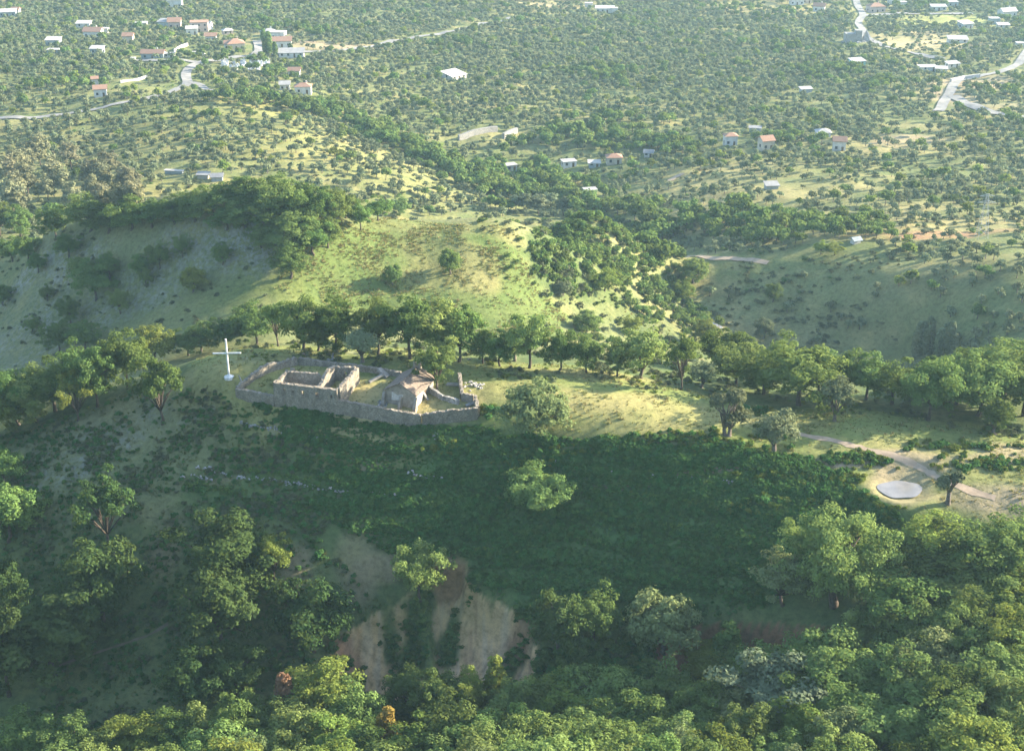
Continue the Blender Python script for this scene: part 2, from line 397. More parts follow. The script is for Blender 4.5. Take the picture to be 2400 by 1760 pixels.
def area(poly, col, s=1.0, dry=None, soft=3.0):
    ins = inside(MX, MY, poly); d = seg_dist(MX, MY, list(poly) + [poly[0]])
    sd = np.where(ins, d, -d) + EDGE * soft
    lay(s * sstep(-soft * .5, soft * .5, sd), col, dry)
    return ins
near_ = 1 - sstep(255, 275, MY)
lay(near_, C_S, .3)
# knoll top, lit grass
TOP = vpoly([(420,815),(480,770),(600,762),(760,765),(1000,785),(1250,805),(1400,830),(1520,860),(1700,900),(1900,900),(2100,930),(2280,960),(2280,1160),(2130,1165),(2020,1150),(1900,1080),(1780,1000),(1600,985),(1400,968),(1240,955),(1100,950),(1050,930),(560,890),(500,880),(430,860)])
area(TOP, (.145,.18,.054), 1, .3, 3)
FERN = vpoly([(560,890),(700,905),(900,945),(1060,935),(1110,955),(1240,965),(1400,972),(1600,990),(1780,1005),(1900,1085),(1990,1150),(1900,1200),(1720,1330),(1500,1370),(1400,1370),(1190,1400),(1130,1340),(1030,1280),(940,1255),(820,1200),(700,1140),(560,1120),(400,1080),(420,1040),(600,1010),(600,930)])
area(FERN, C_L, 1, .12, 3)
LEFT = vpoly([(300,870),(420,870),(560,900),(640,1000),(420,1050),(350,1130),(60,1180),(0,1100),(0,1000),(120,930)])
area(LEFT, (.165,.165,.095), .85, .2, 3)
for p in ((500,905),(620,920),(560,965),(760,985),(860,1000)): blob(p[0]*K, p[1]*K, 6, 3, (.14,.14,.05), .7, .4)
for p, rx, ry in (((455,835),8,5),((520,840),7,6),((560,790),9,4),((1280,820),14,3),((1120,860),10,4),((1450,905),16,6),((1330,880),10,4),((1700,930),10,4),((2000,985),12,3),((2120,1040),10,4)):
    blob(p[0]*K, p[1]*K, rx, ry, (.27,.24,.10), .6, .4)
blob(820*K, 895*K, 15, 7, (.38,.31,.15), .9, .6); blob(600*K, 850*K, 8, 7, (.30,.28,.10), .8, .5); blob(700*K, 840*K, 6, 4, (.33,.28,.12), .8, .5)
for p, rx, ry in (((790,1230),3,5),((650,1240),2.5,3),((370,1200),3,6),((840,1250),5,1.6),((460,1060),6,.9),((1480,1050),12,.6),((790,1035),5,.8)):
    blob(p[0]*K, p[1]*K, rx, ry, (.24,.175,.125), .8, .3)
for p, rx, ry in (((1985,1010),6,2.2),((2015,1045),6,3),((2180,1090),9,2),((2235,990),7,3),((2240,1095),7,3.5),((1850,1020),5,1),((2160,1010),7,2)):
    blob(p[0]*K, p[1]*K, rx, ry, C_E, .85, .3)
dpd = np.hypot(MX - POND[0], MY - POND[1]); lay((1 - sstep(4.0, 6.6, dpd + EDGE)) * .9, (.33,.255,.165), .4)
HF = fbm(MX / 1.1, MY / 1.6, 131, 4)
EDGE, _E = EDGE + HF * 1.2, EDGE
area(SCAR, (.56,.37,.20), 1, .0, .9)
ST = fbm(MX / 1.0, MY / 9, 133, 4); ins_ = inside(MX, MY, SCAR) * 1.0
lay(ins_ * sstep(.12, .34, ST) * .45, (.46,.38,.29), 0); lay(ins_ * sstep(.10, .32, -ST) * .7, (.38,.22,.13), 0)
lay(ins_ * (1 - sstep(0, .035, np.abs(fbm(MX / 2.2, MY / 7, 137, 3)))) * .6, (.13,.095,.065), 0)  # dark cracks: shade between the rills painted into the soil colour
lay(inside(MX, MY, vpoly([(940,1262),(970,1245),(1022,1243),(1026,1290),(985,1320),(935,1330)])) * .85, (.25,.115,.075), 0)
dsp = seg_dist(MX, MY, RIDGE_SPUR); lay((1 - sstep(.8, 2.0, dsp + EDGE * .6)) * .9, C_L, .2)
for p, a_, b_ in (((940,1300),1.3,1.6),((925,1345),1.5,2),((915,1400),1.8,2),((905,1460),2.6,2.4),((1000,1390),.9,2.0),((985,1440),1.4,2.0),((860,1420),1.6,1.6),((1130,1450),2,1.6)): blob(p[0]*K, p[1]*K, a_, b_, C_L, .95, .1)
EDGE = _E
for p in ((990,1262),(1150,1395),(760,1430)): blob(p[0]*K, p[1]*K, 3.0, 1.6, (.26,.13,.085), .8, .1)
db_ = seg_dist(MX, MY, BANK); lay((1 - sstep(3.2, 4.2, db_ + EDGE * .5)) * inside(MX, MY, BANKP), (.27,.12,.08), .0)
# hill behind
HILL2 = vpoly([(640,560),(760,490),(850,480),(1000,495),(1110,500),(1150,560),(1180,620),(1250,700),(1200,760),(950,700),(700,680),(600,640)])
lay(((MY > 268) & (MY < 470) & (MX > -200) & (MX < 60)) * 1.0 * (1 - sstep(380, 470, MY)), (.135,.15,.07), .35)
area(HILL2, (.098,.138,.040), 1, .12, 5)
for p, rx, ry in (((900,500),14,4),((1080,505),12,3),((1190,508),9,3),((960,560),12,5),((920,470),12,5),((960,610),14,4),((1335,622),6,4),((1400,640),6,3.5),((1060,600),5,7),((380,690),10,6),((440,680),9,4)):
    blob(p[0]*K, p[1]*K, rx, ry, (.23,.215,.09), .5, .3)
blob(560*K, 640*K, 12, 9, (.12,.15,.04), .7, .2)
area(vpoly([(1170,560),(1225,495),(1330,475),(1425,500),(1480,600),(1600,740),(1560,790),(1400,740),(1330,650),(1230,655),(1180,610)]), (.066,.095,.036), .95, .03, 4)
blob(1335*K, 620*K, 5, 4, (.27,.24,.10), .7, .4); blob(1250*K, 503*K, 7, 2.5, (.31,.265,.12), .8, .4)
def rock_at(vx, vy, rx, ry, s=1.0):
    global rockm
    p = hv(vx, vy)[0]; d = np.hypot((MX - p[0]) / rx, (MY - p[1]) / ry) + EDGE * .5
    rockm = np.maximum(rockm, .6 * s * (1 - sstep(.3, 1.3, d)))
for a in ((540,520,10,12,1),(420,560,16,10,.7),(60,610,18,6,.9),(150,600,14,6,.8),(340,640,14,8,.6),(200,700,18,10,.5),(60,720,16,9,.6),(120,760,18,8,.5),
          (280,975,4,2,.8),(170,1030,6,3,.7),(100,1060,6,3,.5),(350,900,5,3,.5),(230,960,10,4,.4),(440,910,4,1.5,.7),(645,945,4,1.5,.7),(740,775,9,2,.5),(530,790,4,1.2,.5)): rock_at(*a)
lay((MY > 400) * sstep(.14, .30, fbm(MX / 70, (MY + .35 * MX) / 9, 141, 3)) * .55, C_D, .5)
# valley: dry pastures, shaded meadow, red soil
for p, rx, ry, col, s in (((1600,385),34,22,C_D,.7),((1700,420),44,18,C_D,.7),((1850,470),40,10,C_D,.6),((2150,500),40,9,C_D,.45),((2000,520),34,5,(.30,.16,.10),.9),((1950,330),30,14,C_D,.6),
        ((1850,310),30,12,C_D,.5),((1700,20),60,50,C_D,.6),((2000,85),34,34,(.42,.34,.19),.95),((2060,100),36,14,(.42,.34,.19),.9),((1900,120),30,20,C_V,.5),((2150,180),24,20,C_E,.8),((2100,215),12,24,C_E,.8),
        ((2240,235),30,10,C_E,.7),((1210,10),36,24,(.40,.32,.18),.9),((700,100),40,16,C_E,.85),((640,80),22,10,C_E,.6),((600,120),16,8,C_E,.6),((480,240),40,20,(.24,.23,.08),.8),((500,215),24,12,(.28,.25,.09),.7),
        ((420,300),50,18,(.25,.23,.085),.6),((600,330),50,20,(.24,.22,.08),.6),((800,330),40,26,(.22,.22,.085),.4),((430,410),30,12,(.27,.24,.08),.6),((900,400),40,20,(.22,.21,.085),.4),((1060,300),22,12,C_D,.5),((1140,300),18,8,C_D,.6),
        ((1540,660),34,24,(.17,.19,.08),.9),((1700,690),40,26,(.165,.185,.08),.9),((1600,580),50,12,(.12,.14,.05),.8),((1850,730),60,20,(.14,.14,.065),.9),((1650,540),50,6,(.3,.25,.11),.7),((350,190),30,24,(.15,.17,.06),.7),((120,210),30,20,(.15,.165,.06),.7),
        ((2060,50),40,26,(.30,.32,.10),.9),((1990,310),16,12,C_E,.8),((1870,20),60,30,(.3,.26,.12),.5),((60,330),30,20,(.2,.2,.07),.5),((2230,790),40,10,(.16,.16,.07),.7)):
    blob(p[0]*K, p[1]*K, rx, ry, col, s, .6, 0, .4)
# ------------------------------------------------------------------ ground mesh
def ground_material():
    m, nt = newmat('hill_ground')
    a = nt.nodes.new('ShaderNodeAttribute'); a.attribute_name = 'tint'
    b = nt.nodes.new('ShaderNodeAttribute'); b.attribute_name = 'mask'
    s = nt.nodes.new('ShaderNodeSeparateColor'); nt.links.new(b.outputs['Color'], s.inputs[0])
    n1 = noise(nt, .9, 7, .72); n2 = noise(nt, .13, 5, .65); n3 = noise(nt, .022, 4, .6)
    c = a.outputs['Color']
    c = mix(nt, math_(nt, 'MULTIPLY', ramp(nt, n2, (.42, 0.0), (.66, 1.0)), s.outputs[1]), c, (.30, .25, .11))
    c = mix(nt, ramp(nt, n3, (.40, .5), (.6, 0.0)), c, (.095, .125, .042))
    c = mix(nt, 1.0, c, ramp(nt, n1, (.3, (.55,.58,.5)), (.5, (1,1,1)), (.72, (1.35,1.3,1.2))), 'MULTIPLY')
    st = nt.nodes.new('ShaderNodeTexVoronoi'); st.inputs['Scale'].default_value = .8
    nt.links.new(nt.nodes.new('ShaderNodeTexCoord').outputs['Object'], st.inputs['Vector'])
    rk = ramp(nt, noise(nt, .55, 8, .8), (.46, 0.0), (.54, 1.0))
    c = mix(nt, math_(nt, 'MULTIPLY', rk, s.outputs[0]), c, ramp(nt, st.outputs['Distance'], (.0, (.33,.335,.34)), (.7, (.18,.18,.18))))
    nm = bump(nt, n1, .55, .35)
    out(nt, princ(nt, c, .97, nm, .08)); return m
ny, nx = MX.shape
idx = np.arange(ny * nx).reshape(ny, nx)
fc = np.stack([idx[:-1, :-1], idx[:-1, 1:], idx[1:, 1:], idx[1:, :-1]], -1).reshape(-1, 4)
me = np_mesh('ground', np.stack([MX, MY, MZ], -1).reshape(-1, 3), fc, [ground_material()], smooth=True)
a1 = me.attributes.new('tint', 'FLOAT_COLOR', 'POINT'); a1.data.foreach_set('color', np.concatenate([tint, np.ones(MX.shape + (1,))], -1).astype(np.float32).ravel())
a2 = me.attributes.new('mask', 'FLOAT_COLOR', 'POINT'); a2.data.foreach_set('color', np.stack([rockm, drym, drym * 0, drym * 0 + 1], -1).astype(np.float32).ravel())
tag(link('ground', me), kind='structure')

# ------------------------------------------------------------------ light and air
SUN_AZ, SUN_EL = R(19), R(19.5)            # measured from +X (right) towards +Y (away)
sd = Vector((math.cos(SUN_AZ) * math.cos(SUN_EL), math.sin(SUN_AZ) * math.cos(SUN_EL), math.sin(SUN_EL)))
ld = bpy.data.lights.new('sun', 'SUN'); ld.energy = 4.9; ld.angle = R(.5); ld.color = (1.0, .87, .66)
lo = bpy.data.objects.new('sun', ld); COL.objects.link(lo); lo.rotation_euler = sd.to_track_quat('Z', 'Y').to_euler(); lo.location = (200, 200, 300)
w = bpy.data.worlds.new('World'); sc.world = w; w.use_nodes = True
wn = w.node_tree; wn.nodes.clear()
sky = wn.nodes.new('ShaderNodeTexSky'); sky.sky_type = 'NISHITA'; sky.sun_disc = False
sky.sun_elevation = SUN_EL; sky.sun_rotation = math.atan2(sd.x, sd.y)
bg = wn.nodes.new('ShaderNodeBackground'); bg.inputs[1].default_value = .118
wo = wn.nodes.new('ShaderNodeOutputWorld'); wn.links.new(sky.outputs[0], bg.inputs[0]); wn.links.new(bg.outputs[0], wo.inputs[0])
def haze_box(density, zt, color, aniso):
    mb = MB().box(-1600, 1600, -60, 2720, float(MZ.min()) - 1.0, zt)
    m = bpy.data.materials.new('haze_air'); m.use_nodes = True; nt = m.node_tree; nt.nodes.clear()
    v = nt.nodes.new('ShaderNodeVolumePrincipled'); v.inputs['Color'].default_value = (*color, 1); v.inputs['Density'].default_value = density
    v.inputs['Anisotropy'].default_value = aniso
    o = nt.nodes.new('ShaderNodeOutputMaterial'); nt.links.new(v.outputs[0], o.inputs['Volume'])
    tag(mb.build('haze', m), kind='stuff')
HAZE_D = .00012
haze_box(HAZE_D, max(202.0, float(MZ.max()) + 1.5), (.42, .68, .86), .2)
sc.view_settings.view_transform = 'Standard'; sc.view_settings.look = 'None'; sc.view_settings.gamma = 1; sc.view_settings.exposure = 2.3
sc.cycles.use_denoising = True
sc.cycles.max_bounces = 6; sc.cycles.diffuse_bounces = 3; sc.cycles.transmission_bounces = 3; sc.cycles.volume_bounces = 0
# ------------------------------------------------------------------ tree shapes
def leaf_quads(P, N, size, rg, aspect=.6, fold=.0):
    n = len(P)
    r = rg.normal(size=(n, 3)); t = np.cross(N, r); t /= np.linalg.norm(t, axis=1)[:, None] + 1e-9
    b = np.cross(N, t)
    s = size * rg.uniform(.65, 1.35, n)[:, None]
    a0 = P - t * s; a1 = P + b * s * aspect; a2 = P + t * s; a3 = P - b * s * aspect
    v = np.stack([a0, a1, a2, a3], 1).reshape(-1, 3)
    f = np.arange(n * 4).reshape(n, 4)
    return v, f
def unit(rg, n):
    d = rg.normal(size=(n, 3)); return d / np.linalg.norm(d, axis=1)[:, None]
def crown_points(rg, w, h, zc, nclump, per, cr, lobes=.28, low=-.55, flat=.8, shell=.62, lean=0.0):
    """leaf positions and normals of a crown of width w and height h centred at height zc: leaf clumps spread through its volume"""
    cs = []; ph = rg.uniform(0, 6.28, 6); k = 0
    while len(cs) < nclump:
        d = unit(rg, 1)[0]
        if d[2] < low: continue
        az = math.atan2(d[1], d[0])
        lob = 1 + lobes * (math.sin(2 * az + ph[0]) * .4 + math.sin(3 * az + ph[1] + 2 * d[2]) * .5 + math.sin(5 * az + ph[2] + 3 * d[2]) * .35)
        rr = rg.uniform(shell, 1.0) if rg.random() < .8 else rg.uniform(.2, shell)
        p = d * rr * lob * np.array([w / 2, w / 2, h / 2]) * (1 - cr * .6) + np.array([0, 0, zc])
        p[0] += lean * (p[2] - zc); cs.append(p)
    cs = np.array(cs); Ps = []; Ns = []
    for c in cs:
        r = cr * w / 2 * rg.uniform(.65, 1.35)
        n = int(per * rg.uniform(.7, 1.3)); d = unit(rg, n)
        d[:, 2] = np.where(d[:, 2] < -.3, -d[:, 2] * .5, d[:, 2])
        rad = r * rg.uniform(.55, 1.08, n)[:, None]
        Ps.append(c + d * rad * np.array([1, 1, flat]))
        outd = (c - np.array([0, 0, zc - h * .2])); outd = outd / (np.linalg.norm(outd) + 1e-6)
        nn = d * .8 + outd * .5 + unit(rg, n) * .75; Ns.append(nn / np.linalg.norm(nn, axis=1)[:, None])
    return np.concatenate(Ps), np.concatenate(Ns), cs
def trunk_mesh(name, rg, h_fork, r0, cs, nlimb, mat, lean=0.0, stems=1):
    mb = MB()
    for s in range(stems):
        ox = (s - (stems - 1) / 2) * r0 * 1.6
        top = Vector((rg.normal() * .15 + lean * h_fork + ox * 1.8, rg.normal() * .15, h_fork))
        p0 = Vector((ox, 0, -.7)); mid = p0.lerp(top, .5) + Vector((rg.normal() * .12, rg.normal() * .12, 0))
        mb.tube([p0, Vector((ox, 0, .15)), mid, top], [r0 * 1.5, r0 * 1.1, r0 * .85, r0 * .7], 8)
        pick = rg.permutation(len(cs))[:nlimb]
        for i in pick:
            c = Vector(cs[i]); b = top + Vector((0, 0, -.1)); q = b.lerp(c, .5) + Vector((0, 0, .12 * (c - b).length))
            mb.tube([b, q, b.lerp(c, .92)], [r0 * .5, r0 * .3, r0 * .1], 5)
    me = bpy.data.meshes.new(name); me.from_pydata(mb.v, [], mb.f); me.materials.append(mat)
    me.polygons.foreach_set('use_smooth', [True] * len(me.polygons)); me.update(); return me
# each kind: (crown mesh, trunk mesh, nominal height, nominal width)
def make_kind(kind, seed):
    rg = np.random.default_rng(seed)
    if kind == 'oak':
        h, w = 9.0, 9.0; P, N, cs = crown_points(rg, w, 7.4, 5.1, 104, 104, .21, .42, -.8, .85, .5); sz = .18; tr = (2.6, .26, 13, 'bark', 0, 1)
    elif kind == 'wood':      # tree in a close wood, tall rounded top
        h, w = 10.5, 8.0; P, N, cs = crown_points(rg, w, 9.2, 5.8, 112, 104, .205, .46, -.85, .9, .5); sz = .175; tr = (3.2, .24, 10, 'bark', 0, 1)
    elif kind == 'open':      # loose crown with gaps
        h, w = 8.0, 8.0; P, N, cs = crown_points(rg, w, 5.8, 5.0, 58, 96, .19, .46, -.6, .75, .35); sz = .165; tr = (1.6, .22, 20, 'bark', 0, 1)
    elif kind == 'round':     # dense evergreen dome
        h, w = 8.0, 9.6; P, N, cs = crown_points(rg, w, 7.2, 4.2, 96, 90, .22, .3, -.75, .9, .65); sz = .21; tr = (1.8, .36, 14, 'barkgrey', 0, 1)
    elif kind == 'giant':
        h, w = 13.0, 16.0; P, N, cs = crown_points(rg, w, 11.2, 7.2, 230, 110, .155, .4, -.8, .85, .5); sz = .19; tr = (3.2, .6, 26, 'bark', 0, 1)
    elif kind == 'olive':
        h, w = 6.0, 5.6; P, N, cs = crown_points(rg, w, 4.6, 3.7, 46, 84, .30, .26, -.6, .9, .55); sz = .17; tr = (1.2, .34, 10, 'barkgrey', .1, 1)
    elif kind == 'fork':      # forked old olive, two heads
        h, w = 6.4, 5.4
        a = crown_points(rg, 2.9, 2.6, 4.7, 20, 84, .42, .25, -.7, .9, .5); b = crown_points(rg, 2.9, 3.0, 4.9, 22, 84, .40, .25, -.7, .9, .5); c = crown_points(rg, 3.4, 2.2, 2.6, 18, 70, .36, .3, -.6, .9, .5)
        for q, o in ((a, (-1.35, 0, -.3)), (b, (.9, .2, 0)), (c, (1.1, -.2, 0))):
            q[0][:] += np.array(o); q[2][:] += np.array(o)
        P = np.concatenate([a[0], b[0], c[0]]); N = np.concatenate([a[1], b[1], c[1]]); cs = np.concatenate([a[2], b[2], c[2]]); sz = .16; tr = (.9, .30, 9, 'barkgrey', 0, 2)
    elif kind == 'pollard':
        h, w = 4.6, 3.7
        a = crown_points(rg, 2.2, 2.4, 2.9, 20, 80, .42, .3, -.7, .9, .5); b = crown_points(rg, 1.9, 2.4, 3.4, 14, 60, .40, .4, -.7, .9, .5)
        a[0][:] += np.array((-.95, 0, -.2)); a[2][:] += np.array((-.95, 0, -.2)); b[0][:] += np.array((.7, 0, .1)); b[2][:] += np.array((.7, 0, .1))
        P = np.concatenate([a[0], b[0]]); N = np.concatenate([a[1], b[1]]); cs = np.concatenate([a[2], b[2]]); sz = .17; tr = (1.6, .36, 9, 'barkgrey', 0, 1)
    elif kind == 'shrub':
        h, w = 2.6, 3.6; P, N, cs = crown_points(rg, w, 2.6, 1.25, 26, 60, .36, .3, -.3, .8, .6); sz = .17; tr = (.5, .08, 8, 'bark', 0, 1)
    elif kind == 'poplar':
        h, w = 10.0, 5.4; P, N, cs = crown_points(rg, w, 8.6, 5.6, 60, 56, .30, .3, -.8, 1.1, .55); sz = .27; tr = (4.0, .16, 12, 'bark', 0, 1)
    elif kind == 'spire':     # narrow conifer-like outline
        h, w = 8.0, 3.6; Ps = []; Ns = []; cs = []
        for z in np.linspace(.9, 7.6, 16):
            rr = 1.7 * (1 - z / 8.2) ** .75 + .12
            for _ in range(max(3, int(8 * rr))):
                a = rg.uniform(0, 6.28); c = np.array([math.cos(a) * rr * rg.uniform(.5, 1), math.sin(a) * rr * rg.uniform(.5, 1), z + rg.normal() * .2]); cs.append(c)
                d = unit(rg, 34); Ps.append(c + d * .42); nn = d + unit(rg, 34) * .6; Ns.append(nn / np.linalg.norm(nn, axis=1)[:, None])
        P, N, cs = np.concatenate(Ps), np.concatenate(Ns), np.array(cs); sz = .19; tr = (6.5, .13, 10, 'bark', 0, 1)
    elif kind == 'cypress':
        h, w = 10.0, 2.6; Ps = []; Ns = []; cs = []
        for z in np.linspace(.4, 9.6, 26):
            rr = 1.15 * math.sin(math.pi * min(1, (z + .8) / 10.9)) ** .7
            for _ in range(4):
                a = rg.uniform(0, 6.28); c = np.array([math.cos(a) * rr * .6, math.sin(a) * rr * .6, z]); cs.append(c)
                d = unit(rg, 24); Ps.append(c + d * (.35 + rr * .3)); Ns.append(d)
        P, N, cs = np.concatenate(Ps), np.concatenate(Ns), np.array(cs); sz = .24; tr = (5, .16, 4, 'bark', 0, 1)
    v, f = leaf_quads(P, N, sz, rg)
    mat = {'oak':'oak','wood':'oak','open':'oak','round':'oak','giant':'oak','olive':'olive','fork':'olive','pollard':'olive','shrub':'scrub','poplar':'grey','spire':'oak','cypress':'oak'}[kind]
    crown = np_mesh(kind + '_crown', v, f, [M[mat]])
    trunk = trunk_mesh(kind + '_trunk', rg, tr[0], tr[1], cs, tr[2], M[tr[3]], tr[4], tr[5])
    zt = np.percentile(P[:, 2], 99.5); xw = np.percentile(P[:, 0], 99) - np.percentile(P[:, 0], 1)
    return crown, trunk, float(zt), float(xw)
KINDS = {}
for k, n in (('oak',7),('wood',8),('open',4),('round',3),('giant',1),('olive',5),('fork',1),('pollard',1),('shrub',3),('poplar',4),('spire',2),('cypress',2)):
    KINDS[k] = [make_kind(k, 100 * len(KINDS) + i + 3) for i in range(n)]
_tint_cache = {}
def retinted(crown, mat):
    key = (crown.name, mat)
    if key not in _tint_cache:
        c = crown.copy(); c.materials.clear(); c.materials.append(M[mat]); _tint_cache[key] = c
    return _tint_cache[key]
TREES = []      # (x, y, radius) of every tree set out one by one
def plant(kind, xy, hm, wm, label, group=None, name='oak_tree', cat='tree', mat=None, rz=None, var=None, sink=.15):
    v = KINDS[kind][var if var is not None else RNG.integers(len(KINDS[kind]))]
    x, y = xy
    sz = hm / v[2]; sw = wm / v[3]
    o = empty(name, (x, y, g1(x, y) - sink), RNG.uniform(0, 6.28) if rz is None else rz, (sw, sw * RNG.uniform(.92, 1.08), sz))
    tag(o, label, cat, group)
    link('crown', retinted(v[0], mat) if mat else v[0], o); link('trunk', v[1], o)
    TREES.append((x, y, wm / 2)); return o
def tree_v(vx, vy, hpx, wpx, kind, label, **kw):
    """tree whose foot stands at survey point (vx, vy); sizes read off the picture"""
    p, t = hv(vx, vy); s = F / t / K
    return plant(kind, (p[0], p[1]), hpx / s * 1.14, wpx / s, label, **kw)
def top_v(vx, vy, hm, wpx, kind, label, **kw):
    """tree whose top is seen at survey point and whose foot is hidden: stand it where its height meets the ground"""
    p, t = hv(vx, vy, hm); s = F / t / K
    return plant(kind, (p[0], p[1]), hm, wpx / s, label, **kw)

ORD = ['first','second','third','fourth','fifth','sixth','seventh','eighth','ninth','tenth','eleventh','twelfth','thirteenth','fourteenth','fifteenth','sixteenth','seventeenth','eighteenth','nineteenth','twentieth']
# --- trees standing alone
tree_v(1182,958,112,138,'round', label='broad grey-green evergreen oak standing alone just outside the walled yard', mat='palegreen', name='oak_tree', var=0)
tree_v(1600,957,97,82,'fork','old forked olive with two heads of leaves on the grassy top', name='olive_tree', rz=0)
tree_v(1705,997,93,92,'olive','round olive with a stout trunk at the brow above the bracken slope', name='olive_tree', var=0)
tree_v(1836,926,93,70,'olive','tall narrow olive beside the dirt track, behind the bracken patches', name='olive_tree', var=1)
tree_v(1543,853,56,52,'olive','small pale olive at the foot of the right-hand oak wood', name='olive_tree', var=2)
tree_v(2085,1107,70,54,'pollard','thick-trunked pollarded olive next to the round pond', name='olive_tree', rz=0)
tree_v(797,797,68,82,'olive','grey bushy olive behind the ruined walls', name='olive_tree', var=3)
tree_v(1130,795,62,54,'olive','leaning grey shrubby olive among the oaks behind the grass', name='olive_tree', var=4)
tree_v(962,858,100,86,'open','small green tree growing against the back of the chapel', name='oak_tree', mat='oak', var=0)
tree_v(358,932,130,118,'open','leaning shaggy tree alone on the slope left of the white cross', name='oak_tree', var=1)
tree_v(2188,955,75,62,'olive','dark small tree in front of the right-hand oak wood', name='olive_tree', mat='oak', var=1)
tree_v(1190,1128,92,132,'oak','sunlit yellow-green tree alone in the middle of the bracken slope', name='oak_tree', mat='mid', var=2)
tree_v(925,1322,128,124,'oak','sunlit tree with leaning trunk on the lip of the earth scar', name='oak_tree', mat='mid', var=5)
tree_v(1228,1440,135,112,'round','dark grey-green tree right of the earth scar, left one of a touching pair', name='oak_tree', mat='shaded_oak', var=1)
tree_v(1306,1425,130,108,'oak','half sunlit tree right of the earth scar, right one of a touching pair', name='oak_tree', mat='oak', var=2)
tree_v(1456,1432,122,140,'round','pale sunlit round tree at the left end of the red bank', name='oak_tree', mat='palegreen', var=2)
tree_v(1596,1478,112,78,'spire','dark pointed tree standing in front of the red bank', name='conifer_tree', var=0)
tree_v(240,1200,160,115,'open','dim shaggy tree in shadow on the left slope above the thick clumps', name='oak_tree', mat='shaded_oak', var=0)
tree_v(492,1310,175,170,'wood','largest dark round tree on the shaded left slope', name='oak_tree', mat='shaded_oak', var=1)
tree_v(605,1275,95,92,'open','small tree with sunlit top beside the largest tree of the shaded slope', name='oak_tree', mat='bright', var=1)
tree_v(228,1385,190,195,'oak','wide dark tree low on the shaded left slope beside the thin path', name='oak_tree', mat='shaded_oak', var=3)
tree_v(120,1490,190,205,'wood','dark spreading tree below the thin path at the left', name='oak_tree', mat='shaded_oak', var=2)
tree_v(490,1440,190,165,'wood','dark tree just below the largest one on the shaded slope', name='oak_tree', mat='shaded_oak', var=3)
tree_v(690,1430,150,160,'oak','dark tree beside the left end of the earth scar', name='oak_tree', mat='shaded_oak', var=4)
tree_v(20,1530,210,130,'wood','dark tree at the left edge under the thin path, tallest there', name='oak_tree', mat='shaded_oak', var=4)
tree_v(15,1360,130,120,'oak','dim tree at the left edge above the thin path', name='oak_tree', mat='shaded_oak', var=5)
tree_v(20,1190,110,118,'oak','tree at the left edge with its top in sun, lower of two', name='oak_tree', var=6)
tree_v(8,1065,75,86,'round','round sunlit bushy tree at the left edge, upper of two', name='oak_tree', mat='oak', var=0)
tree_v(430,1560,130,160,'oak','dark bushy tree in the shaded gully above the sunlit treetops', name='oak_tree', mat='shaded_oak', var=0)
tree_v(520,1530,120,110,'wood','slim dark tree in the shaded gully right of a bushy one', name='oak_tree', mat='shaded_oak', var=5)
tree_v(1835,1330,200,240,'giant','huge spreading oak at the right edge of the bracken slope', name='oak_tree', mat='mid', var=0)
tree_v(1722,1330,110,125,'open','light leafy tree at the foot of the huge spreading oak', name='oak_tree', mat='palegreen', var=0)
tree_v(2055,1290,130,170,'oak','oak with a broad yellowish crown right of the huge spreading oak', name='oak_tree', var=1)
tree_v(2190,1280,140,180,'oak','dense green oak below the bare earth by the right edge', name='oak_tree', var=2)
tree_v(2090,1360,120,170,'wood','green oak behind the huge spreading oak, in the right-hand wood', name='oak_tree', var=6)
# --- oaks along the far edge of the knoll, counted from the white cross
row = [(565,762,88,92,'oak'),(612,762,92,60,'open'),(668,770,108,110,'oak'),(742,775,122,92,'wood'),(700,772,80,70,'wood'),(832,780,118,104,'oak'),(902,790,132,116,'oak'),(962,795,126,104,'wood'),(1010,797,112,100,'oak'),(1062,800,72,60,'wood'),
       (1165,810,112,112,'oak'),(1100,806,74,72,'wood'),(1232,815,80,84,'oak'),(1290,820,80,78,'oak'),(1358,828,78,74,'wood'),(1410,832,110,122,'open'),(1498,858,112,72,'open')]
row.sort()
for i, (x, y, h, w_, k) in enumerate(row):
    tree_v(x, y, h, w_, k, ORD[i] + ' oak from the white cross along the far edge of the knoll', group='oaks along the far edge of the knoll', mat=(None, 'mid')[i % 2])
wood = [(1585,812,84,100,'oak'),(1618,850,88,104,'oak'),(1680,868,92,104,'wood'),(1757,892,130,160,'oak'),(1800,866,96,104,'wood'),(1720,838,80,100,'oak'),(1862,872,92,104,'oak'),(1905,880,104,114,'wood'),(1962,890,96,118,'oak'),(2042,925,130,132,'oak'),
        (2105,890,110,120,'wood'),(2152,915,116,124,'oak'),(2205,890,124,130,'wood'),(2252,915,116,134,'oak'),(2130,850,80,104,'oak'),(2235,850,90,120,'wood'),(2060,870,80,100,'wood'),(2190,945,60,70,'wood')]
wood.sort()
for i, (x, y, h, w_, k) in enumerate(wood):
    tree_v(x, y, h, w_, k, 'leafy oak of the wood along the far right edge, beyond the dirt track', group='oaks of the wood beyond the track', mat=(None, 'mid')[i % 2])
left = [(500,772,74,62,'wood'),(442,776,62,62,'wood'),(415,782,58,66,'oak'),(345,802,80,88,'oak'),(283,855,118,112,'oak'),(215,895,124,92,'wood'),(180,865,100,102,'oak'),(172,925,112,82,'open'),(122,905,112,112,'oak'),(82,928,112,104,'wood'),(42,935,114,112,'oak'),(0,962,104,112,'oak')]
left.sort(reverse=True)
for i, (x, y, h, w_, k) in enumerate(left):
    tree_v(x, y, h, w_, k, ORD[i] + ' oak down from the white cross along the left crest', group='oaks down the left crest', mat=(None, 'mid', None, 'bright')[i % 4])
